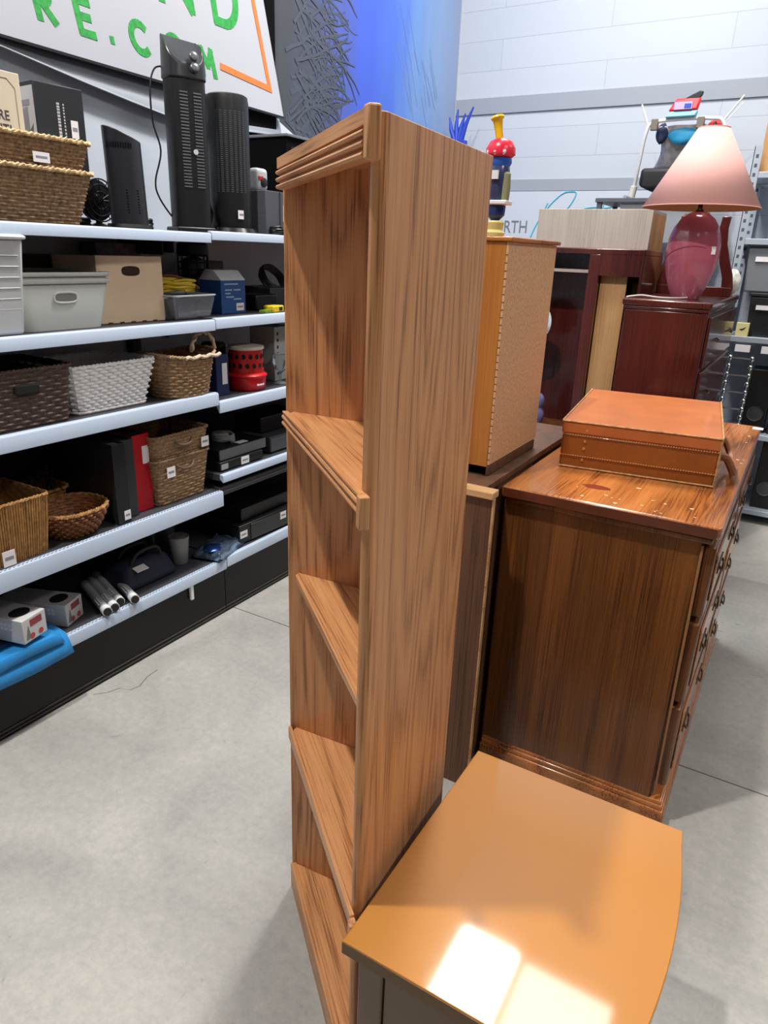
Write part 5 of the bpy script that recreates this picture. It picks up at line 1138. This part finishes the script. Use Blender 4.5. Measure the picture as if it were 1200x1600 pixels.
def folded(name, label, loc, pts_list, m):
    t = thing(name, label, 'bag', loc)
    for k, (x0, x1, y0, y1, z, dz) in enumerate(pts_list):
        b = B(); P = []; nx, ny = 10, 12; r = random.Random(k + 3)
        for i in range(nx + 1):
            for j in range(ny + 1):
                u_, v_ = i / nx, j / ny; x = x0 + (x1 - x0) * u_
                zz = z + 0.004 * math.sin(7 * v_ + 3 * k) * u_ + r.uniform(-0.0015, 0.0015)
                if x > dz[0]: zz -= (x - dz[0]) * dz[1]; x = dz[0] + (x - dz[0]) * 0.45
                P.append((x, y0 + (y1 - y0) * v_ + 0.01 * math.sin(5 * u_ + k), zz))
        b.faces(P, [(i * (ny + 1) + j, (i + 1) * (ny + 1) + j, (i + 1) * (ny + 1) + j + 1, i * (ny + 1) + j + 1) for i in range(nx) for j in range(ny)])
        b.obj('folded_layer', m if k < 2 else mat('bag_navy', '#1d3a66', 0.6), t, solid=0.005)
    return t
folded('blue_bag', 'bright blue folded bag hanging over the bottom shelf edge under the cartons', (-2.3, 1.2, Z5), [(-0.15, 0.225, -0.28, 0.20, 0.020, (0.160, 1.1)), (-0.15, 0.195, -0.26, 0.17, 0.036, (0.162, 1.0)), (-0.15, 0.10, -0.25, 0.13, 0.050, (0.5, 0))], BAGB)
roll_carton('white printed carton lying on the bright blue bag', (-2.145, 1.275, Z5 + 0.058), math.radians(14))
roll_carton('white printed carton lying behind, farther from the blue bag edge', (-2.225, 1.49, Z5 + 0.003), math.radians(22), 0.28)
TUBE = mat('tube_silver', '#a9abaf', 0.4)
for i, (x, y, z, lab) in enumerate(((-2.150, 1.580, 0, 'white mailing tube nearest the cartons on the bottom shelf'), (-2.156, 1.620, 0.0, 'white mailing tube second from the cartons'), (-2.178, 1.665, 0.0, 'white mailing tube third from the cartons, pushed slightly back'), (-2.145, 1.712, 0.0, 'white mailing tube farthest from the cartons'))):
    t = thing('mailing_tube', lab, 'tube', (x, y, Z5 + 0.0225 + z), math.radians(-21), 'mailing tubes on the bottom shelf')
    B().cyl((-0.30, 0, 0), (-0.03, 0, 0), 0.0185, seg=22).obj('tube_body', TUBE, t)
    B().cyl((-0.03, 0, 0), (0.0, 0, 0), 0.0195, seg=22).obj('white_collar', PLASTW, t)
    B().cyl((0.0, 0, 0), (0.006, 0, 0), 0.0165, 0.0155, 22).obj('end_cap', BLACKP, t)
    b = B()
    for k in range(4):
        for q in range(2):
            a = 0.7 + q * 0.5; b.box(-0.11 + k * 0.016, -0.10 + k * 0.016, -0.0185 * math.cos(a) - 0.003, -0.0185 * math.cos(a) + 0.003, 0.0185 * math.sin(a) - 0.002, 0.0185 * math.sin(a) + 0.001)
    b.obj('printed_icons', PLASTW, t, smooth=False)
db = thing('tool_bag', 'dark navy soft bag with a white tag on the bottom shelf', 'bag', (-2.31, 1.89, Z5 + 0.002))
B().frust((-0.13, 0.09, -0.15, 0.15), (-0.09, 0.04, -0.10, 0.12), 0.0, 0.105).obj('bag_body', mat('bag_navy2', '#1d2336', 0.7, bump=0.4, bscale=20), db, bev=0.03, seg=3)
for s in (-0.05, 0.03): B().tube(smoothpath([(s, -0.08, 0.09), (s + 0.02, -0.05, 0.15), (s + 0.02, 0.05, 0.15), (s, 0.09, 0.09)], 5), 0.007, 7).obj('strap', mat('strap_black', '#1b1c20', 0.7), db)
B().box(0.02, 0.055, -0.085, -0.025, 0.102, 0.105, Matrix.Rotation(0.3, 4, 'Y')).obj('white_tag', TAG, db)
tag(lump(0, 0, 0.05, 0.12, 0.13, 0.06, 21, 0.2).obj('dark_cloth', mat('cloth_dark', '#2b2b2e', 0.85), sub=1, loc=(-2.53, 1.60, Z5 + 0.002)), 'dark crumpled cloth behind the printed cartons', 'cloth')
tag(lump(0, 0, 0.045, 0.08, 0.11, 0.05, 22, 0.3).obj('dark_pouch', mat('pouch_dark', '#1f2023', 0.7), sub=1, loc=(-2.47, 1.90, Z5 + 0.002)), 'black pouch behind the navy bag', 'pouch')
cp = thing('plastic_tumbler', 'translucent grey plastic tumbler on the bottom shelf', 'tumbler', (-2.30, 2.11, Z5 + 0.002))
B().lathe([(0.034, 0), (0.036, 0.004), (0.047, 0.13), (0.046, 0.132), (0.043, 0.128), (0.032, 0.008)], 28).obj('cup', mat('tumbler_grey', '#8f9293', 0.3, trans=0.2), cp)
carton('dark_jug', 'dark square jug behind the grey tumbler', 'jug', -2.52, -2.38, 2.02, 2.18, Z5 + 0.002, Z5 + 0.20, mat('jug_dark', '#232427', 0.4), bev=0.02)
fp = thing('foil_pack', 'crinkled silver and blue foil pack at the front of the bottom shelf', 'pack', (-2.24, 2.30, Z5b + 0.002), 0.25)
b = B(); P = []; r = random.Random(31); nx, ny = 9, 14
for i in range(nx + 1):
    for j in range(ny + 1):
        e_ = min(i, nx - i, j, ny - j); P.append((-0.08 + 0.16 * i / nx, -0.12 + 0.24 * j / ny, 0.004 + (0.022 if e_ > 0 else 0.0) + r.uniform(0, 0.018) * (e_ > 0)))
b.faces(P, [(i * (ny + 1) + j, (i + 1) * (ny + 1) + j, (i + 1) * (ny + 1) + j + 1, i * (ny + 1) + j + 1) for i in range(nx) for j in range(ny)])
b.obj('foil', mat('foil_silver', '#8fa3c4', 0.22, metal=0.8), fp, solid=0.003)
b = lump(0.0, -0.06, 0.036, 0.045, 0.05, 0.012, 33, 0.2); b.obj('blue_patch', mat('foil_blue', '#22417e', 0.25, metal=0.6), fp)
vc = thing('video_recorder', 'long black video recorder with white tags near the bookcase on the bottom shelf', 'video recorder', (-2.185, 2.60, Z5b + 0.002), math.radians(-2))
B().box(-0.30, 0, -0.20, 0.22, 0.005, 0.10).obj('chassis', BLACKP, vc, bev=0.004)
B().box(-0.001, 0.004, -0.12, 0.215, 0.008, 0.092).obj('front_flap', mat('flap_dark', '#26272a', 0.3), vc, bev=0.002)
tagpart(vc, 0.0045, 0.10, 0.145, 0.05, 0.088)
tagpart(vc, 0.0005, -0.195, -0.145, 0.035, 0.07)
carton('black_speaker', 'black box standing on the long video recorder', 'box', -2.48, -2.22, 2.45, 2.85, Z5b + 0.105, Z5b + 0.17, BLACKP, bev=0.004)
sb_ = thing('grey_tray', 'dark grey plastic tray hanging under the raised shelf section', 'tray', (-2.19, 2.60, Z4b - 0.115))
B().prism([(0.0, 0.0), (0.0, 0.045), (-0.40, 0.084), (-0.42, 0.05), (-0.41, 0.045)], -0.32, 0.32, lambda u, v, a: (u, a, v)).obj('tray_body', mat('tray_grey', '#3c3d40', 0.4), sb_, bev=0.006)
B().tube([(-0.001, -0.31, 0.022), (-0.001, 0.31, 0.022)], 0.005, 6).obj('front_ridge', mat('tray_ridge', '#57585c', 0.4), sb_)
for y in (-0.28, 0.28): B().box(-0.30, -0.28, y - 0.01, y + 0.01, 0.06, 0.085).obj('hanger', DARKG, sb_)

# ------------------------------------------------------------------ groups of repeated things
for prefix, grp in (('ring_binder', 'ring binders on the fourth shelf'), ('disc_player', 'stacked disc players'), ('lamp_carton', 'printed cartons on the bottom shelf'), ('plastic_bin', 'plastic bins on the second shelf'),
                    ('storage_tote', 'totes on the storage rack'), ('speaker_box', 'speaker boxes on the storage rack'), ('ceiling_light', 'ceiling light panels'), ('tower_heater', 'tower heaters on the top shelf'),
                    ('seagrass_basket', 'stacked seagrass baskets'), ('gondola_shelving', 'gondola shelving bays'), ('wicker_basket', 'wicker baskets on the fourth shelf'), ('power_cord', 'black cords on the top shelf')):
    for o in list(S.objects):
        if o.parent is None and o.name.split('.')[0] == prefix and 'label' in o: o['group'] = grp
